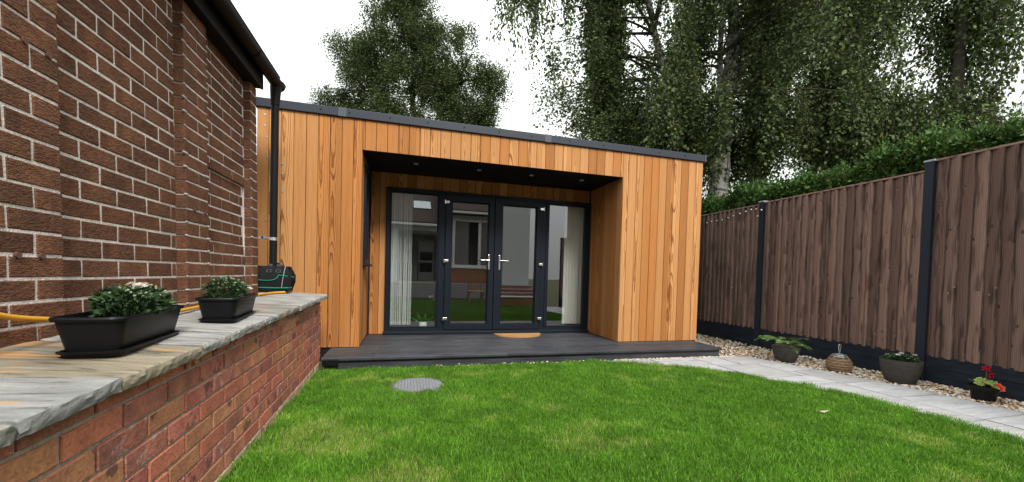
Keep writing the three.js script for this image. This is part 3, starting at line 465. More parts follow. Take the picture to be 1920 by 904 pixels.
// ------------------------------------------------------------------ fence, gravel boards, posts
const FX = 5.40;
{
  const post = (z, top, label) => { const t = thing('fence_post', label, 'fence post', [FX, 0, z], 'dark fence posts'); part(t, 'shaft', rbox(FX - 0.05, FX + 0.05, -0.05, top - 0.016, z - 0.04, z + 0.04, 0.006), postMat); part(t, 'cap', rbox(FX - 0.056, FX + 0.056, top - 0.016, top + 0.004, z - 0.047, z + 0.047, 0.004), capMat); return t; };
  post(-2.853, 2.402, 'dark grey fence post behind the wide bowl planter'); post(-4.875, 2.325, 'dark grey fence post behind the fern pot');
  post(-0.83, 2.43, 'dark grey fence post at the near end of the tallest fence panel'); post(1.2, 2.46, 'dark grey fence post well behind the viewer');
  const wavy = (v, H) => {             // rough sawn: uneven face along its height
    const q = rng(700 + v * 7 + Math.round(H * 100)), P = [], U = [], n = 26, prof = (t) => { const s = (fbm(t * 7, v, 600 + v, 3, 999, 999) - 0.5) * 0.016, e = (fbm(t * 6, v + 9, 640 + v, 4, 999, 999) - 0.5) * 0.026, k = (fbm(t * 16, v + 4, 650 + v, 2, 999, 999) - 0.5) * 0.006; return [[0.012, -0.055 + e], [0.012, 0.07], [0.012, 0.045], [0.004 + s * 0.6 + k, 0.026], [-0.012 + s, -0.012], [-0.022 + s * 0.6 + k, -0.040 + e], [-0.012 + s * 0.5, -0.053 + e]]; };
    for (let j = 0; j < n; j++) { const a = prof(j / n * H), b = prof((j + 1) / n * H), y0 = j / n * H, y1 = (j + 1) / n * H; for (let i = 0; i < 7; i++) { const k = (i + 1) % 7, V = (p, y) => { P.push(p[0], y, -p[1]); U.push(clamp((p[1] + 0.055) / 0.125, 0.01, 0.99), y / 2.2 + v * 0.21); }; V(a[i], y0); V(a[k], y0); V(b[k], y1); V(a[i], y0); V(b[k], y1); V(b[i], y1); } }
    for (const [j, f] of [[0, 0], [n, 1]]) { const a = prof(j / n * H), y = f * H; for (let i = 1; i < 6; i++) for (const p of f ? [a[0], a[i], a[i + 1]] : [a[0], a[i + 1], a[i]]) { P.push(p[0], y, -p[1]); U.push(0.5, 0.5); } }
    let g = new THREE.BufferGeometry(); g.setAttribute('position', new THREE.Float32BufferAttribute(P, 3)); g.setAttribute('uv', new THREE.Float32BufferAttribute(U, 2)); return toCreasedNormals(g, 0.5);
  };
  const panel = (z0, z1, top, label) => {
    const t = thing('featheredge_fence', label, 'fence panel', [FX, 0.33, (z0 + z1) / 2], 'brown featheredge fence panels'), r = rng(Math.round(900 + z0 * 10)), n = Math.round((z0 - z1) / 0.0955), dz = (z0 - z1) / n, H = top - 0.324, geos = [0, 1, 2, 3, 4, 5, 6].map((v) => wavy(v + Math.round(-z0 * 3) % 5, H));
    let last = -1;
    for (let i = 0; i < n; i++) { let m; do m = Math.floor(r() * fenceMats.length); while ((m / 3 | 0) === (last / 3 | 0)); last = m; const b = put(t, 'board', geos[Math.floor(r() * 7)], fenceMats[m], FX - 0.018 + (r() - 0.5) * 0.005, 0.322 - r() * 0.014, z0 - dz / 2 - i * dz + 0.002); b.rotation.y = (r() - 0.5) * 0.03; b.rotation.x = (r() - 0.5) * 0.005; }
    part(t, 'capping_rail', rbox(FX - 0.038, FX + 0.022, top - 0.008, top + 0.012, z1, z0, 0.003), fenceMats[2]);
    for (const y of [0.5, 1.3, 2.1]) part(t, 'batten', box(FX - 0.0035, FX + 0.03, y - 0.02, y + 0.02, z1, z0), fenceMats[1]);
    return t;
  };
  panel(-4.918, -6.86, 2.278, 'brown featheredge fence panel hung with white bulbs, beside the garden room'); panel(-2.896, -4.832, 2.296, 'brown featheredge fence panel between the two dark posts'); panel(-0.873, -2.81, 2.389, 'brown featheredge fence panel above the red geranium, tallest of the run'); panel(1.157, -0.787, 2.41, 'brown featheredge fence panel behind the viewer, seen in the door glass');
  [[-4.916, -6.86, 'under the fence panel hung with bulbs'], [-2.894, -4.834, 'under the middle fence panel'], [-0.871, -2.812, 'behind the geranium pot'], [1.159, -0.789, 'under the fence panel behind the viewer']].forEach(([a, b, where]) => {
    const zc = (a + b) / 2, L = a - b;
    [[0.199, 0.331, 'upper'], [-0.05, 0.196, 'lower']].forEach(([y0, y1, w]) => single('gravel_board', rbox(-0.022, 0.022, -(y1 - y0) / 2, (y1 - y0) / 2, -L / 2, L / 2, 0.006), slateBlue, `${w} dark blue grey gravel board ${where}`, 'gravel board', [FX - 0.004, (y0 + y1) / 2, zc], 'dark gravel boards'));
  });
  // festoon bulbs
  const t = thing('string_lights', 'string of small white bulbs along the fence panel beside the garden room', 'string lights', [FX - 0.05, 2.13, -5.44]);
  const B = [[2.128, -6.0], [2.138, -5.888], [2.138, -5.766], [2.138, -5.644], [2.156, -5.513], [2.17, -5.4], [2.189, -5.269], [2.208, -5.156], [2.222, -5.053], [2.217, -4.959], [2.1, -4.931], [2.184, -4.847]];
  part(t, 'cable', tube(B.slice(0, 10).map(([y, z], i) => [FX - 0.047 - (i % 2) * 0.004, y + 0.022, z]), 0.0025, 60, 5), blackPlastic);
  const bg = new THREE.SphereGeometry(0.0125, 12, 8); for (const [y, z] of B) { const b = put(t, 'bulb', bg, plain(0.75, 0.75, 0.72, 0.3), FX - (z > -4.89 ? 0.07 : 0.052), y, z); put(b, 'cap', new THREE.CylinderGeometry(0.006, 0.008, 0.012, 8), blackPlastic, FX - (z > -4.89 ? 0.07 : 0.052), y + 0.016, z); }
}

// ------------------------------------------------------------------ path and gravel
{
  const path = new THREE.Group(); path.name = 'path'; path.base = new THREE.Vector3(4, 0, -3); path.position.copy(path.base); scene.add(path); kind(path, 'structure'); path.userData.label = 'pale grey sandstone slab path curving along the lawn';
  const r = rng(61), y1 = 0.022;
  const slabs = [[1.9, 3.05, -4.335, -3.7], [3.05, 3.7, -4.335, -4.19], [3.05, 3.7, -4.19, -3.6], [3.7, 4.08, -4.335, -3.9], [3.7, 4.3, -3.9, -3.3], [4.08, 4.9, -4.335, -3.98], [4.3, 5.2, -3.9, -3.5], [4.08, 4.9, -3.98, -3.9], [3.7, 4.42, -3.3, -3.0], [4.3, 4.42, -3.5, -3.3], [4.42, 5.3, -3.5, -2.98], [3.9, 4.42, -3.0, -1.93], [4.42, 5.3, -2.98, -2.5], [4.42, 5.3, -2.5, -1.94], [3.7, 4.42, -1.93, -1.1], [4.42, 5.3, -1.94, -1.3], [3.7, 4.5, -1.1, -0.3], [4.5, 5.3, -1.3, -0.5], [3.5, 4.5, -0.3, 0.6], [4.5, 5.3, -0.5, 0.6]];
  for (const [x0, x1, z0, z1] of slabs) {
    const L = [], R = [], g = 0.009; for (let i = 0; i <= 14; i++) { const z = lerp(z0 + g, z1 - g, i / 14), a = Math.max(x0 + g, lawnX(z) - 0.03), b = Math.min(x1 - g, gravelX(z) + (r() - 0.5) * 0.004); if (b - a > 0.015) { L.push([a, z]); R.push([b, z]); } }
    if (L.length < 3) continue;
    const poly = [...L, ...R.reverse()].map(([x, z]) => new THREE.Vector2(x, -z)), c = 0.004;
    let geo = clean(new THREE.ExtrudeGeometry(new THREE.Shape(poly), { depth: 0.03, bevelEnabled: true, bevelSize: 0.0, bevelThickness: c, bevelOffset: 0, bevelSegments: 1, curveSegments: 1 }).rotateX(-Math.PI / 2));
    geo.translate(0, y1 - 0.03 - c + (r() - 0.5) * 0.004, 0); part(path, 'slab', boxUV(geo, r() * 5, r() * 5), pavingMats[Math.floor(r() * r() * 3)]);
  }
  const P = []; for (let z = -4.31; z <= 0.7; z += 0.1) P.push([lawnX(z) - 0.04, z]); const P2 = []; for (let z = 0.7; z >= -4.31; z -= 0.1) P2.push([gravelX(z) + 0.01, z]);
  const g = new THREE.ShapeGeometry(new THREE.Shape([...P, ...P2].map(([x, z]) => new THREE.Vector2(x, -z)))).rotateX(-Math.PI / 2).translate(0, 0.009, 0); part(path, 'jointing', boxUV(g), mortarTex(45, [0.12, 0.108, 0.095]));
  // gravel
  const bed = new THREE.ShapeGeometry(new THREE.Shape([[2.4, 4.42], [4.5, 4.42], [4.3, 8], [FX, 8], [FX, -0.6], [4.6, -0.6], [4.6, 2.5], [4.0, 4.2], [2.4, 4.2]].map((p) => new THREE.Vector2(...p)))).rotateX(-Math.PI / 2);
  structure('gravel_bed', boxUV(bed), std({ map: tex(256, 256, (u, v, c) => { const k = 0.4 + fbm(u * 50, v * 50, 66, 3, 50, 50); c[0] = 0.26 * k; c[1] = 0.19 * k; c[2] = 0.12 * k; }, true, 2, 2), roughness: 1 }), [0, 0.004, 0]);
  const gravel = new THREE.Group(); gravel.name = 'gravel'; gravel.base = at0; scene.add(gravel); kind(gravel, 'stuff'); gravel.userData.label = 'tan and cream pebbles along the fence and the deck edge'; gravel.userData.category = 'gravel';
  const geos = [0, 1, 2, 3].map((v) => { const q = rng(v + 20), g = mergeVertices(new THREE.IcosahedronGeometry(1, 1)); const p = g.attributes.position; for (let i = 0; i < p.count; i++) { const s = 0.78 + q() * 0.4; p.setXYZ(i, p.getX(i) * s * 1.15, p.getY(i) * s * 0.62, p.getZ(i) * s * 0.85); } g.computeVertexNormals(); return g; });
  const lists = geos.map(() => [[], []]), drop = (x, z, y, s) => { const k = Math.floor(r() * 4), q = r(), c = q < 0.42 ? [0.64, 0.57, 0.46] : q < 0.66 ? [0.48, 0.34, 0.20] : q < 0.78 ? [0.36, 0.22, 0.12] : q < 0.9 ? [0.7, 0.66, 0.6] : [0.24, 0.19, 0.16], b = 0.75 + r() * 0.4; lists[k][0].push(M4(x, y, z, Q((r() - 0.5) * 0.9, r() * 6.28, (r() - 0.5) * 0.9), s)); lists[k][1].push(lin(c[0] * b, c[1] * b, c[2] * b)); };
  for (let i = 0; i < 6500; i++) { const z = -7 + r() * 7.2, x0 = z < -4.36 ? 4.24 : gravelX(z) - 0.005, x = lerp(x0, FX - 0.03, Math.pow(r(), 0.85)); if (z < -4.36 && x < 4.24) continue; drop(x, z, 0.006 + 0.022 * r() + 0.02 * sstep(5.1, 5.35, x), 0.008 + r() * 0.011); }
  for (let i = 0; i < 900; i++) { const x = 2.55 + r() * 1.9; drop(x, -4.385 + r() * 0.055, 0.004 + r() * 0.018, 0.006 + r() * 0.007); }
  for (let i = 0; i < 60; i++) drop(0.2 + r() * 2.4, -4.375 + r() * 0.04, 0.012 + r() * 0.02, 0.006 + r() * 0.008);
  lists.forEach(([m, c], i) => gravel.add(kind(instanced('pebbles', geos[i], std({ color: lin(1, 1, 1), roughness: 0.75 }), m, c), 'stuff')));
}
{ // manhole cover with raised chequer bars
  const t = thing('manhole_cover', 'round grey chequer plate manhole cover set in the lawn', 'manhole cover', [MH.x, 0.0, MH.z]), iron = std({ color: lin(0.20, 0.205, 0.22), roughness: 0.5, metalness: 0.35 });
  part(t, 'plate', lathe([[0, 0.016], [MH.r - 0.012, 0.016], [MH.r, 0.010], [MH.r, -0.02]], 48).translate(MH.x, 0, MH.z), iron);
  part(t, 'rim', lathe([[MH.r + 0.002, -0.02], [MH.r + 0.002, 0.018], [MH.r + 0.016, 0.018], [MH.r + 0.018, -0.02]], 48).translate(MH.x, 0, MH.z), plain(0.14, 0.135, 0.12, 0.8));
  const bars = []; for (let i = -8; i <= 8; i++) for (let j = -8; j <= 8; j++) { const x = i * 0.028, z = j * 0.028; if (Math.hypot(x, z) > MH.r - 0.025) continue; bars.push(clean(new THREE.CapsuleGeometry(0.0042, 0.02, 2, 6).rotateZ(Math.PI / 2).rotateY((i + j) & 1 ? 0.785 : -0.785).translate(x + MH.x, 0.0165, z + MH.z))); }
  kind(part(t, 'raised_bars', merge(bars), std({ color: lin(0.33, 0.34, 0.36), roughness: 0.42, metalness: 0.5 })), 'stuff');
}

// ------------------------------------------------------------------ leaves
// a folded leaf, pointing along +y, lying towards +z; returns positions for three-sided faces
function leafTris(len, wid, fold, curl) {
  const A = [0, 0, 0], B = [wid / 2, len * 0.42, fold], C = [-wid / 2, len * 0.42, fold], T = [0, len, -curl], M = [0, len * 0.5, -fold * 0.2];
  return [A, B, M, B, T, M, A, M, C, C, M, T];
}
function scatter(list) {                     // list of { tris, m (Matrix4), c [r,g,b] } -> geometry with vertex colours
  let n = 0; for (const l of list) n += l.tris.length; const P = new Float32Array(n * 3), C = new Float32Array(n * 3), v = new THREE.Vector3(); let o = 0;
  for (const l of list) for (const t of l.tris) { v.set(...t).applyMatrix4(l.m); P[o] = v.x; P[o + 1] = v.y; P[o + 2] = v.z; C[o] = l.c[0]; C[o + 1] = l.c[1]; C[o + 2] = l.c[2]; o += 3; }
  const g = new THREE.BufferGeometry(); g.setAttribute('position', new THREE.BufferAttribute(P, 3)); g.setAttribute('color', new THREE.BufferAttribute(C, 3)); g.computeVertexNormals(); return g;
}
const aim = (dir, roll = 0) => new THREE.Quaternion().setFromUnitVectors(new THREE.Vector3(0, 1, 0), dir).multiply(new THREE.Quaternion().setFromAxisAngle(new THREE.Vector3(0, 1, 0), roll));
const V = (x, y, z) => new THREE.Vector3(x, y, z);
const white = leafMat(1, 1, 1, 0.5, 0.25), glossy = leafMat(1, 1, 1, 0.38, 0.2), petalMat = leafMat(1, 1, 1, 0.7, 0.3);

// ------------------------------------------------------------------ window boxes, hose, bag on the coping
const soil = std({ map: tex(128, 128, (u, v, c) => { const f = fbm(u * 20, v * 20, 5, 3, 20, 20); c[0] = 0.035 * (0.5 + f); c[1] = 0.025 * (0.5 + f); c[2] = 0.018 * (0.5 + f); }, true, 6, 6), roughness: 1 });
function loft(rings) {                        // rings of equal count, closed round
  const n = rings[0].length, P = [], I = []; rings.forEach((r) => r.forEach((p) => P.push(...p)));
  for (let j = 0; j < rings.length - 1; j++) for (let i = 0; i < n; i++) { const k = (i + 1) % n, a = j * n + i, b = j * n + k, c = a + n, d = b + n; I.push(a, c, b, b, c, d); }
  const g = new THREE.BufferGeometry(); g.setAttribute('position', new THREE.Float32BufferAttribute(P, 3)); g.setIndex(I); return toCreasedNormals(g, 0.6);
}
const rrect = (w, l, r, y, n = 5) => { const out = []; for (const [sx, sz, a0] of [[1, 1, 0], [-1, 1, 90], [-1, -1, 180], [1, -1, 270]]) for (let i = 0; i <= n; i++) { const a = (a0 + 90 * i / n) * Math.PI / 180; out.push([sx * (w / 2 - r) + r * Math.cos(a), y, sz * (l / 2 - r) + r * Math.sin(a)]); } return out; };
function windowBox(x, z, turn, W, L, H, label) {
  const y = copY(x + 0.1, z), t = thing('window_box', label, 'planter', [x, y, z], 'black window boxes on the coping');
  const tr = [rrect(W * 0.72, L * 0.86, 0.035, 0.012), rrect(W * 0.74, L * 0.88, 0.035, 0.016), rrect(W * 0.90, L * 0.965, 0.035, H - 0.016), rrect(W * 0.98, L * 1.0, 0.04, H - 0.014), rrect(W, L * 1.01, 0.04, H - 0.006), rrect(W * 0.985, L, 0.04, H), rrect(W * 0.93, L * 0.965, 0.035, H), rrect(W * 0.88, L * 0.945, 0.035, H - 0.03), rrect(W * 0.1, L * 0.3, 0.008, H - 0.03)];
  const a = mesh('trough', loft(tr), blackPlastic), s = mesh('saucer', loft([rrect(W * 0.2, L * 0.4, 0.01, 0.0), rrect(W * 0.80, L * 0.93, 0.05, 0.0), rrect(W * 0.85, L * 0.955, 0.05, 0.012), rrect(W * 0.90, L * 0.985, 0.05, 0.014), rrect(W * 0.905, L * 0.99, 0.05, 0.019), rrect(W * 0.84, L * 0.95, 0.05, 0.020), rrect(W * 0.81, L * 0.93, 0.05, 0.008), rrect(W * 0.2, L * 0.4, 0.01, 0.008)]), blackPlastic), so = mesh('soil', loft([rrect(W * 0.87, L * 0.94, 0.03, H - 0.026), rrect(W * 0.4, L * 0.5, 0.03, H - 0.022), rrect(0.002, 0.002, 0.0005, H - 0.02)]), soil);
  t.add(a, s, so); t.rotation.y = turn; return { t, y };
}
function bushyPlant(name, label, [x, y, z], R, Hh, n, seed, flowers, len = 0.03, group) {
  const r = rng(seed), list = [], stems = []; const t = thing(name, label, 'plant', [x, y, z], group);
  for (let i = 0; i < n; i++) {
    const a = r() * 6.283, q = Math.sqrt(r()), el = r(), rad = R * q, hx = Math.cos(a) * rad, hz = Math.sin(a) * rad, hy = Hh * (0.12 + 0.88 * el) * (1 - 0.35 * q * q);
    const out = V(Math.cos(a) * (0.4 + q), 0.35 + 0.9 * r() - 0.5 * q, Math.sin(a) * (0.4 + q)).add(V(r() - 0.5, r() - 0.5, r() - 0.5)).normalize(), l = len * (0.65 + 0.7 * r()), k = 0.55 + 0.7 * r(), fresh = r() < 0.16 ? 1.7 : 1;
    list.push({ tris: leafTris(l, l * 0.55, l * 0.07, l * 0.15), m: new THREE.Matrix4().compose(V(hx, hy, hz), aim(out, r() * 6.28), V(1, 1, 1)), c: [0.045 * k * fresh, 0.085 * k * fresh, 0.038 * k] });
    if (i % 9 === 0) stems.push(rod([hx * 0.35, 0, hz * 0.35], [hx, hy, hz], 0.002, 0.0013, 4));
    if (i % 7 === 0 && el > 0.6) { const b = new THREE.IcosahedronGeometry(0.0042 + r() * 0.002, 0).translate(hx, hy + 0.012, hz); const p = b.attributes.position; for (let f = 0; f < p.count; f += 3) list.push({ tris: [0, 1, 2].map((e) => [p.getX(f + e), p.getY(f + e), p.getZ(f + e)]), m: new THREE.Matrix4(), c: [0.34, 0.40, 0.25] }); }
  }
  const fo = mesh('foliage', scatter(list), glossy), st = mesh('stems', merge(stems), plain(0.06, 0.08, 0.03, 0.7)); t.add(fo, st);
  for (const [fx, fy, fz, fr, c] of flowers) {
    const petals = []; for (let ring = 0; ring < 4; ring++) for (let i = 0; i < 13; i++) { const a = i / 13 * 6.283 + ring, el = 0.15 + ring * 0.38, d = V(Math.cos(a) * Math.cos(el), Math.sin(el), Math.sin(a) * Math.cos(el)), l = fr * (1.05 - ring * 0.16), k = 0.85 + 0.25 * r(); petals.push({ tris: leafTris(l, l * 0.42, l * 0.1, -l * 0.1), m: new THREE.Matrix4().compose(V(fx, fy, fz), aim(d.normalize(), r() * 6), V(1, 1, 1)), c: c.map((q) => q * k) }); }
    t.add(mesh('flower', scatter(petals), petalMat));
  }
  return t;
}
{
  const a = windowBox(-1.045, -1.855, 0.12, 0.200, 0.535, 0.135, 'larger nearer black window box on the coping, with two white flowered plants');
  bushyPlant('chrysanthemum', 'bushy plant with white flower heads at the near end of the larger window box', [-1.035, a.y + 0.105, -1.825], 0.082, 0.125, 820, 3, [[0.045, 0.126, 0.0, 0.024, [0.82, 0.80, 0.74]], [0.0, 0.132, -0.035, 0.016, [0.75, 0.72, 0.64]]], 0.0245);
  bushyPlant('chrysanthemum', 'bushy plant with a faded pink flower at the far end of the larger window box', [-1.055, a.y + 0.105, -1.965], 0.08, 0.12, 760, 5, [[0.02, 0.126, 0.04, 0.023, [0.66, 0.47, 0.38]], [-0.02, 0.125, 0.05, 0.015, [0.6, 0.45, 0.36]]], 0.024);
  const b = windowBox(-0.99, -2.62, 0.12, 0.198, 0.50, 0.134, 'farther black window box with a single plant on the coping, near the downpipe');
  bushyPlant('chrysanthemum', 'single bushy plant with one white flower in the farther window box', [-1.02, b.y + 0.105, -2.64], 0.095, 0.13, 780, 7, [[0.085, 0.062, -0.075, 0.03, [0.84, 0.83, 0.78]]], 0.0225);
}
{
  const hp = [[-1.24, 0.93, -1.30], [-1.25, 0.892, -1.56], [-1.25, 0.862, -1.68], [-1.25, 0.835, -1.85], [-1.25, 0.806, -2.1], [-1.245, 0.795, -2.4], [-1.24, 0.797, -2.7], [-1.25, 0.802, -3.0], [-1.262, 0.81, -3.5], [-1.24, 0.82, -3.95], [-1.185, 0.824, -4.2], [-1.13, 0.826, -4.26]].map(([x, y, z]) => [x, Math.max(y, copY(x, z) + 0.012), z]);
  single('garden_hose', tube([[-1.2, 0.96, -0.9], ...hp], 0.0105, 160, 10), plain(0.62, 0.30, 0.03, 0.42), 'yellow garden hose running along the foot of the brick house wall', 'hose');
}
{ // tool bag
  const y0 = 0.823, x0 = -1.40, x1 = -1.085, zc = -4.335, t = thing('tool_bag', 'black tool bag with green piping on the coping behind the downpipe', 'tool bag', [-1.24, y0, zc]), cloth = std({ color: lin(0.012, 0.012, 0.013), roughness: 0.75, bumpMap: tex(64, 64, grey((u, v) => 0.5 + 0.5 * Math.sin(u * 6.283 * 16) * Math.sin(v * 6.283 * 16)), false, 12, 12), bumpScale: 0.001 }), green = plain(0.01, 0.24, 0.12, 0.55);
  const R0 = (x, s) => [[zc - 0.075 * s, y0 + 0.004], [zc + 0.085 * s, y0 + 0.004], [zc + 0.098 * s, y0 + 0.1], [zc + 0.092 * s, y0 + 0.165], [zc + 0.045 * s, y0 + 0.255], [zc - 0.045 * s, y0 + 0.255], [zc - 0.09 * s, y0 + 0.165], [zc - 0.09 * s, y0 + 0.1]].map(([z, y]) => [x, y, z]);
  const xr = (f) => lerp(x0, x1, f), rings = [R0(xr(0.03), 0.9), R0(xr(0.0), 1), R0(xr(0.5), 1.03), R0(xr(0.88), 1)].map((q) => q);
  const end = R0(xr(1), 1).map(([x, y, z]) => [y > y0 + 0.2 ? xr(0.86) : y > y0 + 0.15 ? xr(0.99) : y > y0 + 0.05 ? xr(0.985) : xr(0.90), y, z]);
  rings.push(end, end.map(([x, y, z]) => [x - 0.004, y0 + 0.12, zc]));
  const body = loft(rings.map((q) => q.slice().reverse())); part(t, 'body', boxUV(body), cloth);
  part(t, 'base', rbox(x0 + 0.005, xr(0.915), y0, y0 + 0.03, zc - 0.08, zc + 0.092, 0.008), blackPlastic);
  const f = zc + 0.105, pr = 0.0045;
  part(t, 'piping', merge([tube([[x0, y0 + 0.045, f - 0.012], [xr(0.5), y0 + 0.042, f - 0.008], [xr(0.915), y0 + 0.045, f - 0.014], [xr(0.94), y0 + 0.046, zc]], pr * 1.3, 24, 6), tube([[x0, y0 + 0.125, f - 0.004], [xr(0.2), y0 + 0.115, f], [xr(0.48), y0 + 0.118, f + 0.002], [xr(0.60), y0 + 0.135, f], [xr(0.655), y0 + 0.168, f - 0.008]], pr, 30, 6), tube([[xr(0.64), y0 + 0.168, f - 0.006], [xr(0.86), y0 + 0.16, f - 0.01], [xr(0.995), y0 + 0.152, zc + 0.06], [xr(1.0), y0 + 0.152, zc]], pr, 24, 6)]), green);
  part(t, 'seam', tube([[xr(0.80), y0 + 0.255, zc + 0.05], [xr(0.79), y0 + 0.17, f - 0.008], [xr(0.74), y0 + 0.05, f - 0.006]], 0.0025, 16, 5), plain(0.4, 0.42, 0.42, 0.6));
  for (const fx of [0.37, 0.63]) part(t, 'buckle', merge([ringFrame(-0.022, 0.022, -0.017, 0.017, -0.013, 0.013, -0.009, 0.009, 0.006, 0.002).rotateX(-0.45).translate(xr(fx), y0 + 0.205, zc + 0.078), rbox(xr(fx) - 0.02, xr(fx) + 0.022, y0 + 0.235, y0 + 0.275, zc - 0.03, zc + 0.05, 0.012)]), plain(0.05, 0.055, 0.06, 0.4));
  part(t, 'handle', merge([tube([[xr(0.36), y0 + 0.25, zc + 0.03], [xr(0.4), y0 + 0.275, zc + 0.01], [xr(0.6), y0 + 0.275, zc + 0.01], [xr(0.64), y0 + 0.25, zc + 0.03]], 0.009, 20, 8)]), blackPlastic);
}

// ------------------------------------------------------------------ pots along the fence
const potGrey = std({ map: tex(256, 256, (u, v, c) => { const f = fbm(u * 20, v * 60, 17, 4, 20, 60), k = 0.75 + 0.5 * f; c[0] = 0.062 * k; c[1] = 0.057 * k; c[2] = 0.052 * k; }), bumpMap: tex(256, 256, grey((u, v) => 0.5 * fbm(u * 30, v * 90, 19, 3, 30, 90) + 0.25 + 0.25 * Math.sin(v * 6.283 * 26)), false), bumpScale: 0.003, roughness: 0.85 });
{
  const px = 4.86, pz = -3.96, t = thing('plant_pot', 'round dark grey pot holding a leafy fern like plant beside the fence', 'plant pot', [px, 0.0, pz]);
  t.scale.set(0.80, 0.88, 0.80); part(t, 'bowl', lathe([[0, 0.0], [0.105, 0.0], [0.125, 0.012], [0.17, 0.10], [0.195, 0.19], [0.2, 0.235], [0.192, 0.24], [0.186, 0.232], [0.18, 0.20]], 40).translate(px, 0.012, pz), potGrey); part(t, 'soil', lathe([[0, 0.206], [0.184, 0.204]], 24).translate(px, 0.012, pz), soil);
  const p = thing('fern_plant', 'green plant with arching feathered leaves in the round grey pot', 'plant', [px, 0.195, pz]), r = rng(33), list = [], st = [];
  for (let i = 0; i < 22; i++) {
    const a = i / 22 * 6.283 * 2.6 + r() * 0.5, L = 0.23 + 0.15 * r(), up = 0.6 + 0.9 * r(), pts = []; let pos = V(Math.cos(a) * 0.03, 0, Math.sin(a) * 0.03), dir = V(Math.cos(a), up * 1.6, Math.sin(a)).normalize(); const steps = 9;
    for (let s = 0; s < steps; s++) { pts.push(pos.toArray()); pos = pos.clone().addScaledVector(dir, L / steps); dir.y -= 0.16 + 0.07 * r(); dir.normalize(); if (s > 2) { const side = V(-dir.z, 0, dir.x).normalize(); for (const q of [-1, 1]) { const d = side.clone().multiplyScalar(q).addScaledVector(dir, 0.7).add(V(0, -0.15 + 0.2 * r(), 0)).normalize(), l = (0.075 - 0.0045 * s) * (0.75 + 0.4 * r()), k = 0.75 + 0.6 * r(), m = new THREE.Matrix4().compose(pos, aim(d, 0), V(1, 1, 1)); list.push({ tris: leafTris(l, l * 0.44, l * 0.05, l * 0.15), m, c: [0.12 * k, 0.225 * k, 0.06 * k] }); } } }
    list.push({ tris: leafTris(0.055, 0.02, 0.003, 0.01), m: new THREE.Matrix4().compose(pos, aim(dir, 0), V(1, 1, 1)), c: [0.12, 0.22, 0.055] }); st.push(tube(pts, 0.0022, 10, 4));
  }
  p.add(mesh('foliage', scatter(list), white), mesh('stems', merge(st), plain(0.10, 0.09, 0.04, 0.7)));
}
{ // wicker lantern
  const px = 5.01, pz = -3.41, t = thing('wicker_lantern', 'squat woven wicker lantern with glass neck and metal loop handle', 'lantern', [px, 0.01, pz]), wick = [plain(0.235, 0.155, 0.095, 0.85), plain(0.17, 0.105, 0.06, 0.85), plain(0.32, 0.23, 0.15, 0.85)], prof = (y) => 0.065 + 0.085 * Math.pow(Math.max(0, 1 - Math.pow((y - 0.085) / 0.105, 2)), 0.6);
  t.scale.set(0.82, 0.97, 0.82); const bands = [[], [], []]; for (let i = 0; i < 17; i++) { const y = 0.008 + i * 0.0105, R = prof(y), pts = []; for (let k = 0; k < 40; k++) { const a = k / 40 * 6.283; pts.push([px + Math.cos(a) * (R + 0.004 * Math.sin(k * Math.PI / 2 + i * Math.PI)), 0.012 + y + 0.0015 * Math.sin(k * 1.3 + i), pz + Math.sin(a) * (R + 0.004 * Math.sin(k * Math.PI / 2 + i * Math.PI))]); } bands[(i * 7) % 3].push(tube(pts, 0.0058, 80, 5, true)); }
  bands.forEach((b, i) => kind(part(t, 'woven_band', merge(b), wick[i]), 'stuff'));
  part(t, 'liner', lathe([[0, 0.01], [0.07, 0.01], [0.125, 0.06], [0.14, 0.09], [0.122, 0.14], [0.09, 0.18], [0.0, 0.16]], 24).translate(px, 0.005, pz), plain(0.06, 0.04, 0.025, 0.9));
  part(t, 'collar', merge([clean(new THREE.TorusGeometry(0.095, 0.005, 8, 40).rotateX(Math.PI / 2).translate(px, 0.205, pz)), clean(new THREE.TorusGeometry(0.08, 0.0045, 8, 40).rotateX(Math.PI / 2).translate(px, 0.222, pz)), ...[0, 1, 2, 3, 4, 5].map((k) => { const a = k * 1.047; return rod([px + Math.cos(a) * 0.132, 0.15, pz + Math.sin(a) * 0.132], [px + Math.cos(a) * 0.085, 0.218, pz + Math.sin(a) * 0.085], 0.003, 0.003, 5); })]), galvanised);
  part(t, 'glass_neck', lathe([[0.07, 0.165], [0.076, 0.20], [0.074, 0.232]], 24).translate(px, 0, pz), new THREE.MeshPhysicalMaterial({ color: lin(0.9, 0.92, 0.92), transmission: 1, thickness: 0, roughness: 0.02, ior: 1.5, side: THREE.DoubleSide }));
  part(t, 'handle', tube([[px - 0.03, 0.222, pz + 0.02], [px - 0.03, 0.29, pz + 0.01], [px - 0.02, 0.335, pz], [px, 0.352, pz], [px + 0.02, 0.335, pz], [px + 0.03, 0.29, pz - 0.01], [px + 0.03, 0.222, pz - 0.02]], 0.0042, 30, 6), galvanised);
}
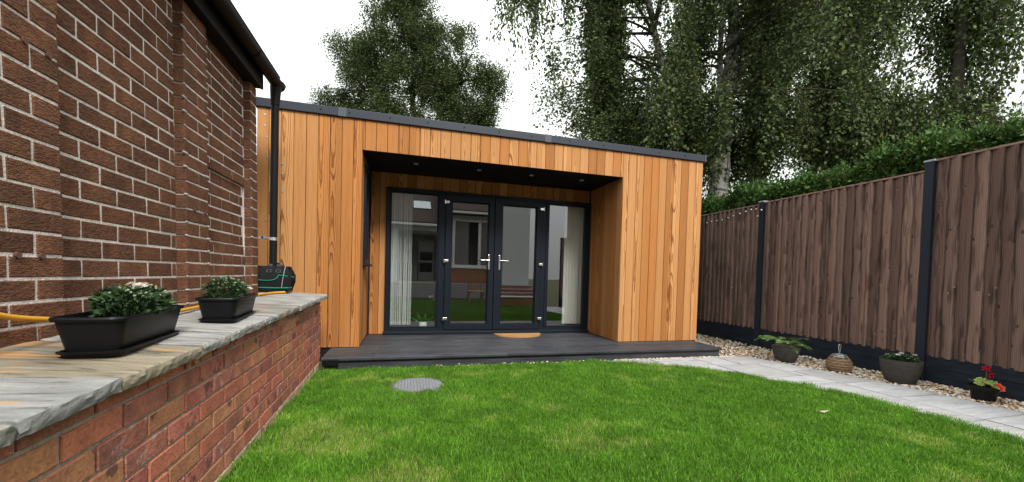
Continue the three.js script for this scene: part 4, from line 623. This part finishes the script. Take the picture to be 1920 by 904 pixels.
{
  const px = 5.135, pz = -2.885, t = thing('plant_pot', 'wide dark grey bowl planter with low white flowers before the fence post', 'plant pot', [px, 0, pz]);
  t.scale.set(0.96, 1.28, 0.96); part(t, 'bowl', lathe([[0, 0.0], [0.105, 0.0], [0.122, 0.010], [0.160, 0.09], [0.176, 0.16], [0.179, 0.196], [0.172, 0.201], [0.167, 0.19], [0.16, 0.17]], 44).translate(px, 0.012, pz), potGrey); part(t, 'soil', lathe([[0, 0.178], [0.165, 0.176]], 24).translate(px, 0.012, pz), soil);
  bushyPlant('bedding_plant', 'low dark green plant with white flowers in the wide bowl planter', [px, 0.236, pz], 0.125, 0.085, 560, 9, [[-0.085, 0.088, 0.02, 0.024, [0.82, 0.8, 0.74]], [-0.05, 0.105, 0.03, 0.022, [0.8, 0.78, 0.72]], [0.115, 0.085, 0.05, 0.024, [0.82, 0.8, 0.74]], [-0.02, 0.085, -0.03, 0.012, [0.4, 0.28, 0.22]]], 0.03);
}
{
  const px = 5.165, pz = -2.275, t = thing('plant_pot', 'small black plastic pot with a red geranium, nearest pot to the viewer', 'plant pot', [px, 0, pz]);
  part(t, 'pot', lathe([[0, 0], [0.070, 0], [0.074, 0.006], [0.086, 0.105], [0.097, 0.107], [0.101, 0.145], [0.094, 0.147], [0.087, 0.118]], 36).translate(px, 0.012, pz), blackPlastic); part(t, 'soil', lathe([[0, 0.13], [0.09, 0.128]], 20).translate(px, 0.012, pz), soil);
  const p = thing('geranium', 'geranium with red flower heads and pale green rounded leaves in a black pot', 'plant', [px, 0.142, pz]), r = rng(44), leaves = [], pet = []; p.scale.setScalar(0.86);
  const round = (R, wav, cen, q, c0, c1, out) => { const pts = []; for (let i = 0; i < 14; i++) { const a = i / 14 * 6.283, rr = R * (0.88 + 0.12 * Math.cos(a * 7)) * (Math.abs(a - 3.14) < 0.3 ? 0.5 : 1); pts.push([Math.sin(a) * rr, wav * (Math.sin(a * 5) * 0.4 + 1), Math.cos(a) * rr]); } for (let i = 0; i < 14; i++) { const a = pts[i], b = pts[(i + 1) % 14], h = (p) => [p[0] * 0.8, p[1] * 0.6, p[2] * 0.8], m = new THREE.Matrix4().compose(V(...cen), q, V(1, 1, 1)); out.push({ tris: [[0, 0, 0], h(a), h(b)], m, c: c0 }, { tris: [h(a), a, b, h(a), b, h(b)], m, c: c1 }); } };
  [[-0.055, 0.055, 0.04, 0.05], [0.0, 0.06, 0.055, 0.05], [0.055, 0.05, 0.03, 0.045], [-0.03, 0.03, 0.085, 0.05], [-0.085, 0.04, 0.0, 0.045], [0.06, 0.065, -0.03, 0.045], [0.0, 0.07, -0.03, 0.05], [0.09, 0.055, 0.0, 0.04], [-0.05, 0.05, -0.06, 0.045]].forEach(([x, y, z, R], i) => { const k = 0.75 + 0.5 * r(); round(R, 0.008, [x, y, z], Q(0.5 + 0.3 * (r() - 0.5), r() * 6, 0.3 * (r() - 0.5)), [0.19 * k, 0.27 * k, 0.06 * k], [0.34 * k, 0.38 * k, 0.14 * k], leaves); });
  p.add(mesh('foliage', scatter(leaves), white));
  const red = []; round(0.062, 0.004, [0.03, 0.02, 0.085], new THREE.Quaternion().setFromUnitVectors(V(0, 1, 0), V(-0.55, 0.7, 0.45).normalize()), [0.72, 0.035, 0.02], [0.74, 0.13, 0.07], red); const rl = mesh('leaf', scatter(red), petalMat); rl.userData.label = 'bright red leaf hanging over the pot rim'; p.add(rl);
  const stem = [[[0, 0, 0], [-0.02, 0.08, 0.02], [-0.045, 0.185, 0.03]], [[0.0, 0, 0], [0.02, 0.07, 0.02], [0.028, 0.12, 0.03]]];
  p.add(mesh('stem', merge(stem.map((q) => tube(q, 0.0028, 12, 5))), plain(0.16, 0.13, 0.08, 0.7)));
  for (const [fx, fy, fz, fr] of [[-0.085, 0.212, 0.03, 0.027], [-0.02, 0.222, 0.03, 0.026], [-0.05, 0.195, 0.045, 0.02], [0.03, 0.135, 0.035, 0.03], [0.05, 0.12, 0.03, 0.02]]) { const q = []; for (let i = 0; i < 30; i++) { const d = V(r() - 0.5, r() - 0.35, r() - 0.5).normalize(), k = 0.6 + 0.6 * r(), o = d.clone().multiplyScalar(fr * 0.5 * r()).add(V(fx, fy, fz)); q.push({ tris: leafTris(fr * 0.75, fr * 0.6, 0.002, 0.002), m: new THREE.Matrix4().compose(o, aim(d, r() * 6), V(1, 1, 1)), c: [0.52 * k, 0.018 * k, 0.035 * k] }); } p.add(mesh('flower', scatter(q), petalMat)); }
}
{
  const l = mesh(numbered('fallen_leaf'), scatter([{ tris: leafTris(0.075, 0.026, 0.006, 0.012), m: new THREE.Matrix4().compose(V(0, 0, 0), aim(V(0.75, 0.12, 0.6).normalize(), 1.2), V(1, 1, 1)), c: [0.60, 0.52, 0.38] }]), petalMat); l.position.set(3.2, 0.04, -2.31); l.userData = { label: 'single pale dry leaf lying on the lawn', category: 'leaf' }; scene.add(l);
}
{ // orchid inside the left side light
  const px = 0.27, pz = -6.16, t = thing('orchid', 'orchid in a white pot inside the left glazed panel', 'plant', [px, 0.158, pz]), r = rng(3), list = [];
  part(t, 'pot', lathe([[0, 0], [0.045, 0], [0.06, 0.05], [0.062, 0.11], [0.05, 0.135], [0.045, 0.13]], 24).translate(px, 0.158, pz), plain(0.75, 0.74, 0.70, 0.3));
  for (const [a, l, d] of [[0.2, 0.2, 0.5], [3.3, 0.24, 0.35], [1.3, 0.16, 0.8], [2.2, 0.18, 0.9], [0.7, 0.22, 0.2], [3.8, 0.18, 0.7]]) list.push({ tris: leafTris(l, 0.06, 0.012, 0.06), m: new THREE.Matrix4().compose(V(0, 0.13, 0), aim(V(Math.cos(a), d, Math.sin(a) * 0.4).normalize(), 0), V(1, 1, 1)), c: [0.03, 0.075, 0.025] });
  t.add(mesh('foliage', scatter(list), glossy)); t.add(mesh('stem', merge([tube([[0, 0.13, 0], [0.04, 0.35, 0], [0.09, 0.52, 0.01], [0.14, 0.55, 0.01], [0.16, 0.5, 0.01]], 0.0035, 24, 5), tube([[0.01, 0.13, 0], [0.08, 0.3, -0.01], [0.06, 0.45, 0]], 0.003, 20, 5)]), plain(0.05, 0.07, 0.03, 0.7)));
  for (const [x, y] of [[0.1, 0.53], [0.14, 0.54], [0.16, 0.49]]) t.add(mesh('flower', scatter([0, 1, 2, 3, 4].map((i) => ({ tris: leafTris(0.03, 0.022, 0.002, 0), m: new THREE.Matrix4().compose(V(x, y, 0.02), Q(0.2, 0, i * 1.257), V(1, 1, 1)), c: [0.5, 0.4, 0.45] }))), petalMat));
}

// ------------------------------------------------------------------ hedge and birches
{
  const hedge = thing('hedge', 'clipped green leafy hedge rising above the fence', 'hedge', [6.5, 0, -4]), r = rng(70), lists = [[], [], []], cols = [[], [], []], clumps = [0, 1, 2].map((v) => { const q = rng(v + 90), l = []; for (let i = 0; i < 22; i++) { const d = V(q() - 0.5, q() - 0.3, q() - 0.5).normalize(), n = 0.056 * (0.7 + 0.6 * q()), k = 0.65 + 0.7 * q(), y = q() < 0.12; l.push({ tris: leafTris(n, n * 0.55, n * 0.08, n * 0.12), m: new THREE.Matrix4().compose(d.clone().multiplyScalar(0.10 * q()).add(V(0, 0.04 * q(), 0)), aim(d.add(V(q() - 0.5, q() * 0.6, q() - 0.5)).normalize(), q() * 6.28), V(1, 1, 1)), c: y ? [0.13 * k, 0.20 * k, 0.05 * k] : [0.06 * k, 0.125 * k, 0.032 * k] }); } return scatter(l); });
  const top = (z) => lerp(2.64, 2.60, sstep(-5.5, -3.0, z)) + (fbm(z * 2.2, 4, 8, 3, 999, 999) - 0.5) * 0.42;
  for (let i = 0; i < 11500; i++) {
    const z = lerp(-9.5, 0.5, r()), T = top(z), u = r(), front = r() < 0.62; let x, y;
    if (front) { x = 5.93 + 0.3 * r() * r() + 0.12 * (fbm(z * 3, u * 4, 6, 2, 999, 999)); y = lerp(1.9, T, r()); } else { x = lerp(5.95, 7.0, r()); y = T - 0.25 * r() * r() + (r() < 0.06 ? 0.22 * r() : 0); }
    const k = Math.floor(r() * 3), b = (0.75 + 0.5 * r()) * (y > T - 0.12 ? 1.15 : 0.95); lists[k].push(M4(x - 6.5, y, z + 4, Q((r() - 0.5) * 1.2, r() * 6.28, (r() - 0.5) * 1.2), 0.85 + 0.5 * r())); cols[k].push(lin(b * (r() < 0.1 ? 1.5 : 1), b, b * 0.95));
  }
  for (let i = 0; i < 200; i++) { const z = lerp(-5, -0.4, r()), T = top(z), h = 0.12 + 0.36 * r() * r(), x = 6.1 + 0.8 * r(); for (let s = 0; s < 5; s++) { const k = Math.floor(r() * 3); lists[k].push(M4(x - 6.5 + (r() - 0.5) * 0.03, T + h * s / 5, z + 4 + (r() - 0.5) * 0.03, Q(0, r() * 6.28, 0), 0.62)); cols[k].push(lin(1.5, 1.45, 1.1)); } }
  lists.forEach((l, i) => hedge.add(kind(instanced('foliage', clumps[i], white, l, cols[i]), 'stuff')));
  const st = []; for (let z = -9.4; z < 0.5; z += 0.35) st.push(rod([6.4 + 0.2 * r(), 0, z], [6.35 + 0.3 * r(), 2.6, z + 0.2 * (r() - 0.5)], 0.025, 0.012, 6)); part(hedge, 'stems', merge(st), plain(0.06, 0.045, 0.035, 0.9));
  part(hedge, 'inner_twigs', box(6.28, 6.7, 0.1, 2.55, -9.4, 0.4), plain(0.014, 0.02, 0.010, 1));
}
const birchBark = (() => { const N = 512; const m = tex(256, N, (u, v, c) => { const w = fbm(u * 6, v * 10, 120, 4, 6, 10), lent = sstep(0.60, 0.68, fbm(u * 5, v * 60, 126, 3, 5, 60)), dark = sstep(0.55, 0.66, fbm(u * 4, v * 7, 131, 4, 4, 7)), g = 0.75 + 0.5 * fbm(u * 40, v * 40, 140, 2, 40, 40); const a = [0.34, 0.32, 0.29]; for (let i = 0; i < 3; i++) c[i] = lerp(a[i] * (0.6 + 0.7 * w) * g, 0.035, Math.max(lent * 0.75, dark * 0.9)); }, true, 1, 1); return std({ map: m, bumpMap: tex(128, 256, grey((u, v) => fbm(u * 8, v * 24, 150, 4, 8, 24)), false), bumpScale: 0.02, roughness: 0.9 }); })();
const limbBark = plain(0.075, 0.065, 0.058, 0.95);
function limbGeo(pts, r0, r1, rad = 10, uvs = 1) {
  const c = new THREE.CatmullRomCurve3(pts.map((p) => V(...p))), L = c.getLength(), seg = Math.max(6, Math.round(L * 5)), g = new THREE.TubeGeometry(c, seg, 1, rad, false), P = g.attributes.position, U = g.attributes.uv, q = V(0, 0, 0);
  for (let i = 0; i <= seg; i++) { c.getPointAt(i / seg, q); const r = lerp(r0, r1, Math.pow(i / seg, 0.8)) * (1 + 0.08 * Math.sin(i * 1.7)); for (let j = 0; j <= rad; j++) { const k = i * (rad + 1) + j, b = 1 + 0.06 * Math.sin(j * 2.1 + i * 0.6); P.setXYZ(k, q.x + (P.getX(k) - q.x) * r * b, q.y + (P.getY(k) - q.y) * r * b, q.z + (P.getZ(k) - q.z) * r * b); U.setXY(k, (j / rad) * Math.max(1, Math.round(r0 * 5)), i / seg * L * 0.55); } }
  g.computeVertexNormals(); return clean(g);
}
// hanging twig: a thread with leaves, one metre long, several shapes
const strands = [0, 1, 2, 3, 4, 5].map((v) => {
  const r = rng(200 + v), l = [], n = 58; let x = 0, z = 0;
  for (let i = 0; i < n; i++) {
    const t = i / n; x += (r() - 0.5) * 0.03; z += (r() - 0.5) * 0.03; const side = r() * 6.283, len = 0.057 * (0.7 + 0.55 * r()), k = 0.6 + 0.75 * r(), d = V(Math.cos(side) * 0.9, -0.55 - 0.7 * r(), Math.sin(side) * 0.9).normalize(), off = 0.03 + 0.075 * r() * (1 - 0.3 * t);
    l.push({ tris: [[0, 0, 0], [len * 0.4, len * 0.36, 0.003], [0, len, 0], [0, 0, 0], [0, len, 0], [-len * 0.4, len * 0.36, 0.003]], m: new THREE.Matrix4().compose(V(x + Math.cos(side) * off, -t, z + Math.sin(side) * off), aim(d, r() * 6.28), V(1, 1, 1)), c: r() < 0.06 ? [0.16 * k, 0.17 * k, 0.045 * k] : [0.062 * k, 0.088 * k, 0.036 * k] });
    if (i % 4 === 0 && i) { const w = 0.0022; l.push({ tris: [[-w, 0, 0], [w, 0, 0], [w, 1 / n * 4.2, 0], [-w, 0, 0], [w, 1 / n * 4.2, 0], [-w, 1 / n * 4.2, 0]], m: new THREE.Matrix4().makeTranslation(x, -t, z), c: [0.035, 0.03, 0.026] }); }
  }
  return scatter(l);
});
const birchLeaf = leafMat(1.65, 1.68, 1.45, 0.5, 0.42);
function crown(tree, mat, spots, thin = 0, name = 'crown') {        // spots: [x, y, z, length, tint]
  const b = tree.base, lists = strands.map(() => [[], []]), r = rng(Math.round(spots.length + 7));
  for (const [x, y, z, len, k, w] of spots) { if (thin && fbm(x * 1.1 + z * 0.7 + 40, (y - len * 0.5) * 0.5 + 40, 33, 3, 9999, 9999) < thin && r() < 0.88) continue; const i = Math.floor(r() * strands.length); lists[i][0].push(new THREE.Matrix4().compose(V(x - b.x, y - b.y, z - b.z), Q((r() - 0.5) * 0.24, r() * 6.283, (r() - 0.5) * 0.24), V(w ?? 1.25, len, w ?? 1.25))); lists[i][1].push(lin(k * (0.95 + 0.15 * r()), k, k * (0.9 + 0.1 * r()))); }
  lists.forEach(([m, c], i) => tree.add(kind(instanced(name, strands[i], mat, m, c), 'stuff')));
}
// a bough from a to b that rises and then droops; strands hang along its outer part
function bough(a, b, r, spots, wood, hang, density, sag = 0.12) {
  const A = V(...a), B = V(...b), L = A.distanceTo(B), mid = A.clone().lerp(B, 0.55).add(V((r() - 0.5) * 0.3, L * sag, (r() - 0.5) * 0.3)), c = new THREE.QuadraticBezierCurve3(A, mid, B), pts = [0, 0.25, 0.5, 0.75, 1].map((t) => c.getPoint(t).toArray());
  wood.push(limbGeo(pts, 0.010 + 0.012 * L, 0.006, 5));
  const n = Math.round(L * density); for (let i = 0; i < n; i++) { const t = 0.22 + 0.78 * (i + r()) / n, p = c.getPoint(t), s = 0.38; spots.push([p.x + (r() - 0.5) * s * 2, p.y + (r() - 0.4) * 0.25, p.z + (r() - 0.5) * s * 2, hang * (0.35 + 0.9 * r()), 0.7 + 0.55 * r()]); }
}
{
  const t = thing('birch_tree', 'large weeping silver birch with pale forked trunk behind the garden room corner', 'tree', [7.3, 0, -7.98]), r = rng(411), spots = [], wood = [];
  const T = [[7.3, -0.1, -7.98], [7.33, 1.6, -7.98], [7.38, 3.0, -7.98], [7.46, 4.06, -7.99], [7.52, 4.98, -8.0]], main = [[7.50, 4.7, -8.0], [7.62, 6.04, -8.0], [7.70, 7.3, -8.02], [7.6, 9.2, -8.1], [7.7, 11.5, -8.0], [7.6, 13.4, -8.0]], left = [[7.40, 3.55, -7.99], [7.12, 4.25, -8.07], [6.65, 4.98, -8.23], [6.18, 6.0, -8.39], [5.88, 6.9, -8.5], [5.6, 8.2, -8.6], [5.2, 9.8, -8.7]], right = [[7.52, 4.5, -7.98], [8.1, 4.72, -7.85], [8.75, 4.72, -7.65], [9.6, 5.1, -7.4], [10.5, 5.9, -7.2]], mid = [[7.45, 3.9, -8.0], [7.25, 4.9, -7.85], [7.05, 6.2, -7.7], [6.95, 8.0, -7.6], [6.8, 9.8, -7.6]], rt = [[7.6, 5.6, -8.0], [8.2, 6.8, -7.95], [8.9, 8.2, -7.8], [9.5, 9.8, -7.8]];
  part(t, 'trunk', limbGeo(T, 0.275, 0.2, 16), birchBark);
  part(t, 'limb', limbGeo(main, 0.185, 0.05, 12), birchBark); part(t, 'limb', limbGeo(left, 0.135, 0.04, 10), birchBark); part(t, 'limb', limbGeo(right, 0.085, 0.03, 8), limbBark); part(t, 'limb', limbGeo(mid, 0.09, 0.03, 8), birchBark); part(t, 'limb', limbGeo(rt, 0.09, 0.03, 8), limbBark);
  const from = (l, f) => new THREE.CatmullRomCurve3(l.map((p) => V(...p))).getPoint(f).toArray();
  const go = (l, f, b, hang, den, sag) => bough(from(l, f), b, r, spots, wood, hang, den, sag);
  for (const [y0, rmin, rmax, n] of [[5.2, 1.2, 3.6, 20], [6.6, 1.5, 4.2, 26], [8.0, 1.5, 4.3, 26], [9.4, 1.2, 4.0, 22], [11, 0.8, 3.2, 16], [12.6, 0.4, 2.2, 10]]) for (let i = 0; i < n; i++) {
    const a = (i + r()) / n * 6.283, R = lerp(rmin, rmax, Math.sqrt(r())), bx = 7.3 + Math.cos(a) * R * 1.05, bz = -8.1 + Math.sin(a) * R * 0.75, by = y0 + 0.5 * (r() - 0.5) - 0.12 * R; if (bx < 3.5 && by < 8.4) continue;
    const l = bx < 6.4 && r() < 0.75 ? left : bx > 8.4 && r() < 0.55 ? (y0 < 6 ? right : rt) : y0 < 9.5 && r() < 0.35 ? mid : main; go(l, clamp((y0 - 4.4) / 7.5 + 0.1 * (r() - 0.5), 0.12, 0.98), [bx, by, bz], 1.25, 27, 0.1);
  }
  for (const [f, x, y, z, h] of [[0.9, 2.5, 8.6, -9.4, 1.7], [0.88, 2.2, 8.9, -9.5, 1.6], [0.8, 3.1, 7.4, -9.0, 1.2], [0.7, 3.25, 6.8, -9.2, 1.1], [0.6, 3.3, 6.2, -9.1, 1.1], [0.5, 3.35, 5.6, -9.0, 0.9], [0.55, 3.5, 6.5, -8.6, 1.2], [0.7, 3.4, 7.3, -8.5, 1.3], [0.45, 3.7, 5.4, -8.5, 1.0], [0.85, 3.0, 8.0, -8.8, 1.3], [0.4, 4.1, 5.0, -8.9, 0.9], [0.4, 4.6, 4.9, -9.3, 1.0]]) go(left, f, [x, y, z], h, 26, 0.08); go(left, 0.92, [2.55, 8.9, -9.3], 1.6, 14, 0.1); go(left, 0.9, [2.35, 8.4, -9.45], 1.9, 16, 0.08); go(left, 0.85, [2.75, 8.2, -9.2], 1.7, 14, 0.1); go(left, 0.8, [3.6, 7.6, -9.0], 1.5, 14, 0.1); go(left, 0.75, [3.7, 7.0, -8.9], 1.3, 14, 0.1); go(left, 0.6, [4.0, 6.2, -8.8], 1.2, 14, 0.12); go(left, 0.5, [4.2, 5.6, -8.9], 1.0, 14, 0.12);
  part(t, 'boughs', merge(wood), limbBark); crown(t, birchLeaf, spots.filter(([x, y, z, len]) => !(z > -8.15 && Math.abs(x - 7.45) < 0.42 && y - len < 5.0) && !(z > -8.3 && Math.abs(x - lerp(7.3, 5.9, (y - len * 0.5 - 3.6) / 3.2)) < 0.28 && y - len < 6.8)), 0.44);
}
function birch(label, base, lean, H, R, seed, boughs, hang, den, lowest) {
  const [x, , z] = base, t = thing('birch_tree', label, 'tree', base), r = rng(seed), spots = [], wood = [], T = [[x, -0.1, z], [x + lean * 0.2, H * 0.25, z], [x + lean * 0.5, H * 0.5, z + 0.1], [x + lean * 0.8, H * 0.75, z], [x + lean, H, z]];
  part(t, 'trunk', limbGeo(T, 0.2, 0.03, 12), limbBark); const c = new THREE.CatmullRomCurve3(T.map((p) => V(...p)));
  for (let i = 0; i < boughs; i++) { const f = lerp(lowest, 0.99, r()), a = r() * 6.283, RR = R * (0.35 + 0.65 * r()) * (1.1 - 0.55 * f), p = c.getPoint(f); bough(p.toArray(), [p.x + Math.cos(a) * RR, p.y + 0.35 * RR - 0.1 * H * (1 - f) + 0.3, p.z + Math.sin(a) * RR], r, spots, wood, hang, den, 0.1); }
  part(t, 'boughs', merge(wood), limbBark); crown(t, birchLeaf, spots, 0.52);
}
birch('dark weeping birch rising behind the hedge above the middle fence panel', [11.2, 0, -7.6], 0.3, 13, 2.35, 501, 100, 1.7, 22, 0.30);
birch('dark weeping birch at the right edge behind the hedge', [12.1, 0, -6.1], -0.1, 13, 1.4, 521, 80, 1.9, 22, 0.27);
{ // the lighter birch farther off
  const t = thing('birch_tree', 'lighter olive green birch standing farther off behind the roof, against white sky', 'tree', [0.1, 0, -15.9]), r = rng(601), spots = [], wood = [];
  part(t, 'trunk', limbGeo([[0.1, -0.1, -15.9], [0.15, 3, -15.9], [0.3, 5.5, -15.85], [0.1, 8, -15.8], [0.2, 10, -15.8], [0.0, 12, -15.8]], 0.24, 0.05, 12), birchBark);
  for (const l of [[[0.25, 4.6, -15.9], [-0.6, 6.4, -15.9], [-1.4, 8.4, -16], [-1.8, 10, -16.1]], [[0.25, 5.2, -15.9], [1.0, 7, -15.5], [1.8, 8.6, -15.3], [2.3, 9.6, -15.2]], [[0.2, 4.2, -15.9], [1.4, 5.6, -15.4], [2.5, 7.6, -15.1]]]) part(t, 'limb', limbGeo(l, 0.11, 0.03, 8), birchBark);
  const core = [[0.2, 9, -15.8], [-1.2, 8, -16], [1.4, 8, -15.4], [0.2, 6.4, -15.8]];
  for (const [x, y, z, rx, ry] of [[-0.22, 10.55, -15.86, 1.7, 1.35], [-1.39, 9.28, -16.14, 1.3, 1.2], [1.19, 9.46, -15.44, 1.35, 1.6], [-2.19, 9.77, -16.38, 0.62, 0.62], [-1.56, 7.83, -16.15, 1.1, 1.2], [0.23, 7.89, -15.66, 1.7, 1.4], [1.92, 7.83, -15.2, 1.05, 1.1], [2.96, 8.69, -14.94, 0.6, 0.85], [-2.85, 7.6, -16.48, 0.55, 0.6], [-2.3, 6.95, -16.32, 0.9, 0.6], [-0.54, 6.73, -15.85, 1.5, 0.8], [2.7, 7.3, -14.97, 0.5, 0.8], [-0.05, 12, -15.85, 1.1, 0.8], [1.5, 6.5, -15.3, 1.2, 0.7]]) {
    const n = Math.round(rx * ry * 22 + 6), a = core.slice().sort((p, q) => Math.hypot(p[0] - x, p[1] - y) - Math.hypot(q[0] - x, q[1] - y))[0];
    for (let i = 0; i < 5; i++) wood.push(limbGeo([a, [(a[0] + x) / 2 + 0.3 * (r() - 0.5), (a[1] + y) / 2 + 0.2, (a[2] + z) / 2], [x + rx * (r() - 0.5) * 1.3, y + ry * (r() - 0.3), z + rx * (r() - 0.5)]], 0.03, 0.008, 5));
    for (let i = 0; i < n; i++) {                       // sprays hanging in tufts
      const d = V(r() - 0.5, r() - 0.5, r() - 0.5).normalize().multiplyScalar(Math.pow(r(), 0.4)), cx = x + d.x * rx, cy = y + d.y * ry + 0.2, cz = z + d.z * rx * 0.9, k = 0.72 + 0.5 * r(), R = 0.24 + 0.28 * r();
      for (let q = 0; q < 8; q++) { const e = V(r() - 0.5, r() - 0.5, r() - 0.5).normalize().multiplyScalar(Math.sqrt(r()) * R); spots.push([cx + e.x, cy + e.y * 0.9, cz + e.z, 0.5 + 0.5 * r(), k * (0.8 + 0.4 * r()), 1.35]); }
    }
  }
  part(t, 'boughs', merge(wood), limbBark); crown(t, birchLeaf, spots);
}

// ------------------------------------------------------------------ behind the viewer: what the door glass mirrors
{
  const Z = 6.5, render = plain(0.66, 0.67, 0.68, 0.9), white2 = plain(0.84, 0.84, 0.83, 0.5), tile = plain(0.075, 0.052, 0.045, 0.85), dark = plain(0.012, 0.012, 0.013, 0.15);
  structure('terrace', box(-3.2, 5.7, -0.02, 0.62, 5.2, 6.5), pavingMats[1]);
  const h = thing('rear_house', 'white rendered house with brown tiled roof, mirrored in the glazed doors', 'house', [2, 0, 9]);
  part(h, 'wall', merge([box(1.75, 4.35, 0.6, 3.95, 6.6, 12), box(4.352, 5.6, 0.0, 5.2, 5.7, 12)]), render);
  part(h, 'wall', merge([box(-3.2, -0.35, 0.62, 3.3, 6.5, 12), box(-0.348, 1.748, 3.02, 3.3, 6.5, 12), box(-0.34, 1.74, 0.62, 3.0, 9.2, 9.4)]), render);
  part(h, 'plinth', box(1.75, 4.35, 0.3, 1.3, 6.56, 6.598), redBrickMats[3]);
  part(h, 'roof', merge([prism([[6.15, 3.92], [11.5, 7.6], [11.5, 7.7], [6.1, 4.02]], 1.55, 4.34, 'x'), prism([[6.2, 3.26], [10.5, 6.0], [10.5, 6.1], [6.15, 3.36]], -3.4, 1.545, 'x'), box(1.6, 4.34, 3.84, 3.9, 6.2, 6.6)]), tile);
  part(h, 'gutter', merge([box(1.55, 4.34, 3.86, 3.96, 6.05, 6.14), box(-3.4, 1.545, 3.2, 3.3, 6.1, 6.19)]), white2);
  const rw = part(h, 'roof_window', prism([[7.35, 4.06], [8.15, 4.57], [8.13, 4.64], [7.33, 4.13]], 0.25, 1.15, 'x'), anthraciteDull); part(rw, 'pane', prism([[7.38, 4.155], [8.1, 4.615], [8.1, 4.63], [7.38, 4.17]], 0.30, 1.10, 'x'), std({ color: lin(0.7, 0.8, 0.78), roughness: 0.04, metalness: 0.9 }));
  const w = part(h, 'window', merge([ringFrame(2.1, 3.95, 1.40, 3.62, 2.19, 3.86, 1.50, 3.54, 0.08), rbox(2.62, 2.75, 1.5, 3.54, -0.01, 0.08, 0.004), box(2.0, 4.05, 1.34, 1.40, -0.04, 0.1)]).rotateY(Math.PI).translate(6.05, 0, 6.59), white2);
  part(w, 'pane', box(2.18, 3.87, 1.5, 3.55, 6.585, 6.59), plain(0.02, 0.022, 0.025, 0.03));
  const cur = (x0, x1) => { const P = []; for (let i = 0; i <= 30; i++) P.push([lerp(x0, x1, i / 30), 6.578 - 0.012 + 0.012 * Math.sin(i * 1.3)]); return prism([...P, [x1, 6.583], [x0, 6.583]], 1.52, 3.52, 'y'); }; part(w, 'curtain', merge([cur(2.2, 2.85), cur(3.38, 3.86)]), plain(0.22, 0.21, 0.20, 0.9));
  part(h, 'kitchen_units', merge([box(-0.3, 0.55, 0.62, 1.5, 8.5, 9.2), box(-0.3, 0.3, 2.1, 2.9, 8.7, 9.2)]), plain(0.5, 0.5, 0.48, 0.4)); const ov = part(h, 'oven', box(0.6, 1.35, 0.62, 2.7, 8.5, 9.2), plain(0.5, 0.5, 0.5, 0.3)); part(ov, 'oven_door', merge([box(0.66, 1.29, 1.1, 1.6, 8.485, 8.498), box(0.66, 1.29, 1.7, 2.15, 8.485, 8.498)]), dark); part(ov, 'handle', merge([rod([0.7, 1.56, 8.46], [1.25, 1.56, 8.46], 0.012), rod([0.7, 2.1, 8.46], [1.25, 2.1, 8.46], 0.012)]), chrome);
  const st = thing('garden_steps', 'brick garden steps with pale stone treads, mirrored in the glazed doors', 'steps', [4.5, 0, 4.6]); for (let i = 0; i < 4; i++) { part(st, 'riser', box(3.8, 5.5, -0.02, 0.115 + i * 0.155, 4.05 + i * 0.29, 4.33 + i * 0.29 + 0.01), redBrickMats[0]); part(st, 'tread', box(3.78, 5.52, 0.118 + i * 0.155, 0.155 + i * 0.155, 4.02 + i * 0.29, 4.335 + i * 0.29), pavingMats[0]); }
  const wood = plain(0.36, 0.22, 0.10, 0.6), cx = 2.35, cz = 1.5, c = thing('wooden_chair', 'slatted light wood garden chair, mirrored in the glazed doors', 'chair', [cx, 0, cz]);
  for (const sx of [-1, 1]) { part(c, 'leg', rbox(cx + sx * 0.24 - 0.025, cx + sx * 0.24 + 0.025, 0, 0.45, cz - 0.24, cz - 0.19), wood); part(c, 'leg', rbox(cx + sx * 0.24 - 0.025, cx + sx * 0.24 + 0.025, 0, 1.05, cz + 0.2, cz + 0.25), wood); } part(c, 'seat', rbox(cx - 0.27, cx + 0.27, 0.45, 0.485, cz - 0.25, cz + 0.25), wood); part(c, 'rail', rbox(cx - 0.215, cx + 0.215, 0.97, 1.05, cz + 0.205, cz + 0.245), wood); for (let i = 0; i < 6; i++) part(c, 'slat', box(cx - 0.19 + i * 0.07, cx - 0.16 + i * 0.07, 0.486, 0.968, cz + 0.215, cz + 0.235), wood);
  const bx = 3.55, bz = 0.9, b = thing('timber_planter', 'low timber sleeper planter, mirrored in the glazed doors', 'planter', [bx, 0, bz]); for (const y of [0.02, 0.17]) { part(b, 'sleeper', rbox(bx - 0.7, bx + 0.7, y, y + 0.145, bz - 0.35, bz - 0.25), wood); part(b, 'sleeper', rbox(bx - 0.7, bx + 0.7, y, y + 0.145, bz + 0.25, bz + 0.35), wood); } part(b, 'top_board', rbox(bx - 0.72, bx + 0.72, 0.318, 0.345, bz - 0.37, bz + 0.37), pavingMats[0]);
}
scene.traverse((o) => { if (o.isMesh) { o.castShadow = true; o.receiveShadow = true; } });
renderer.render(scene, camera);
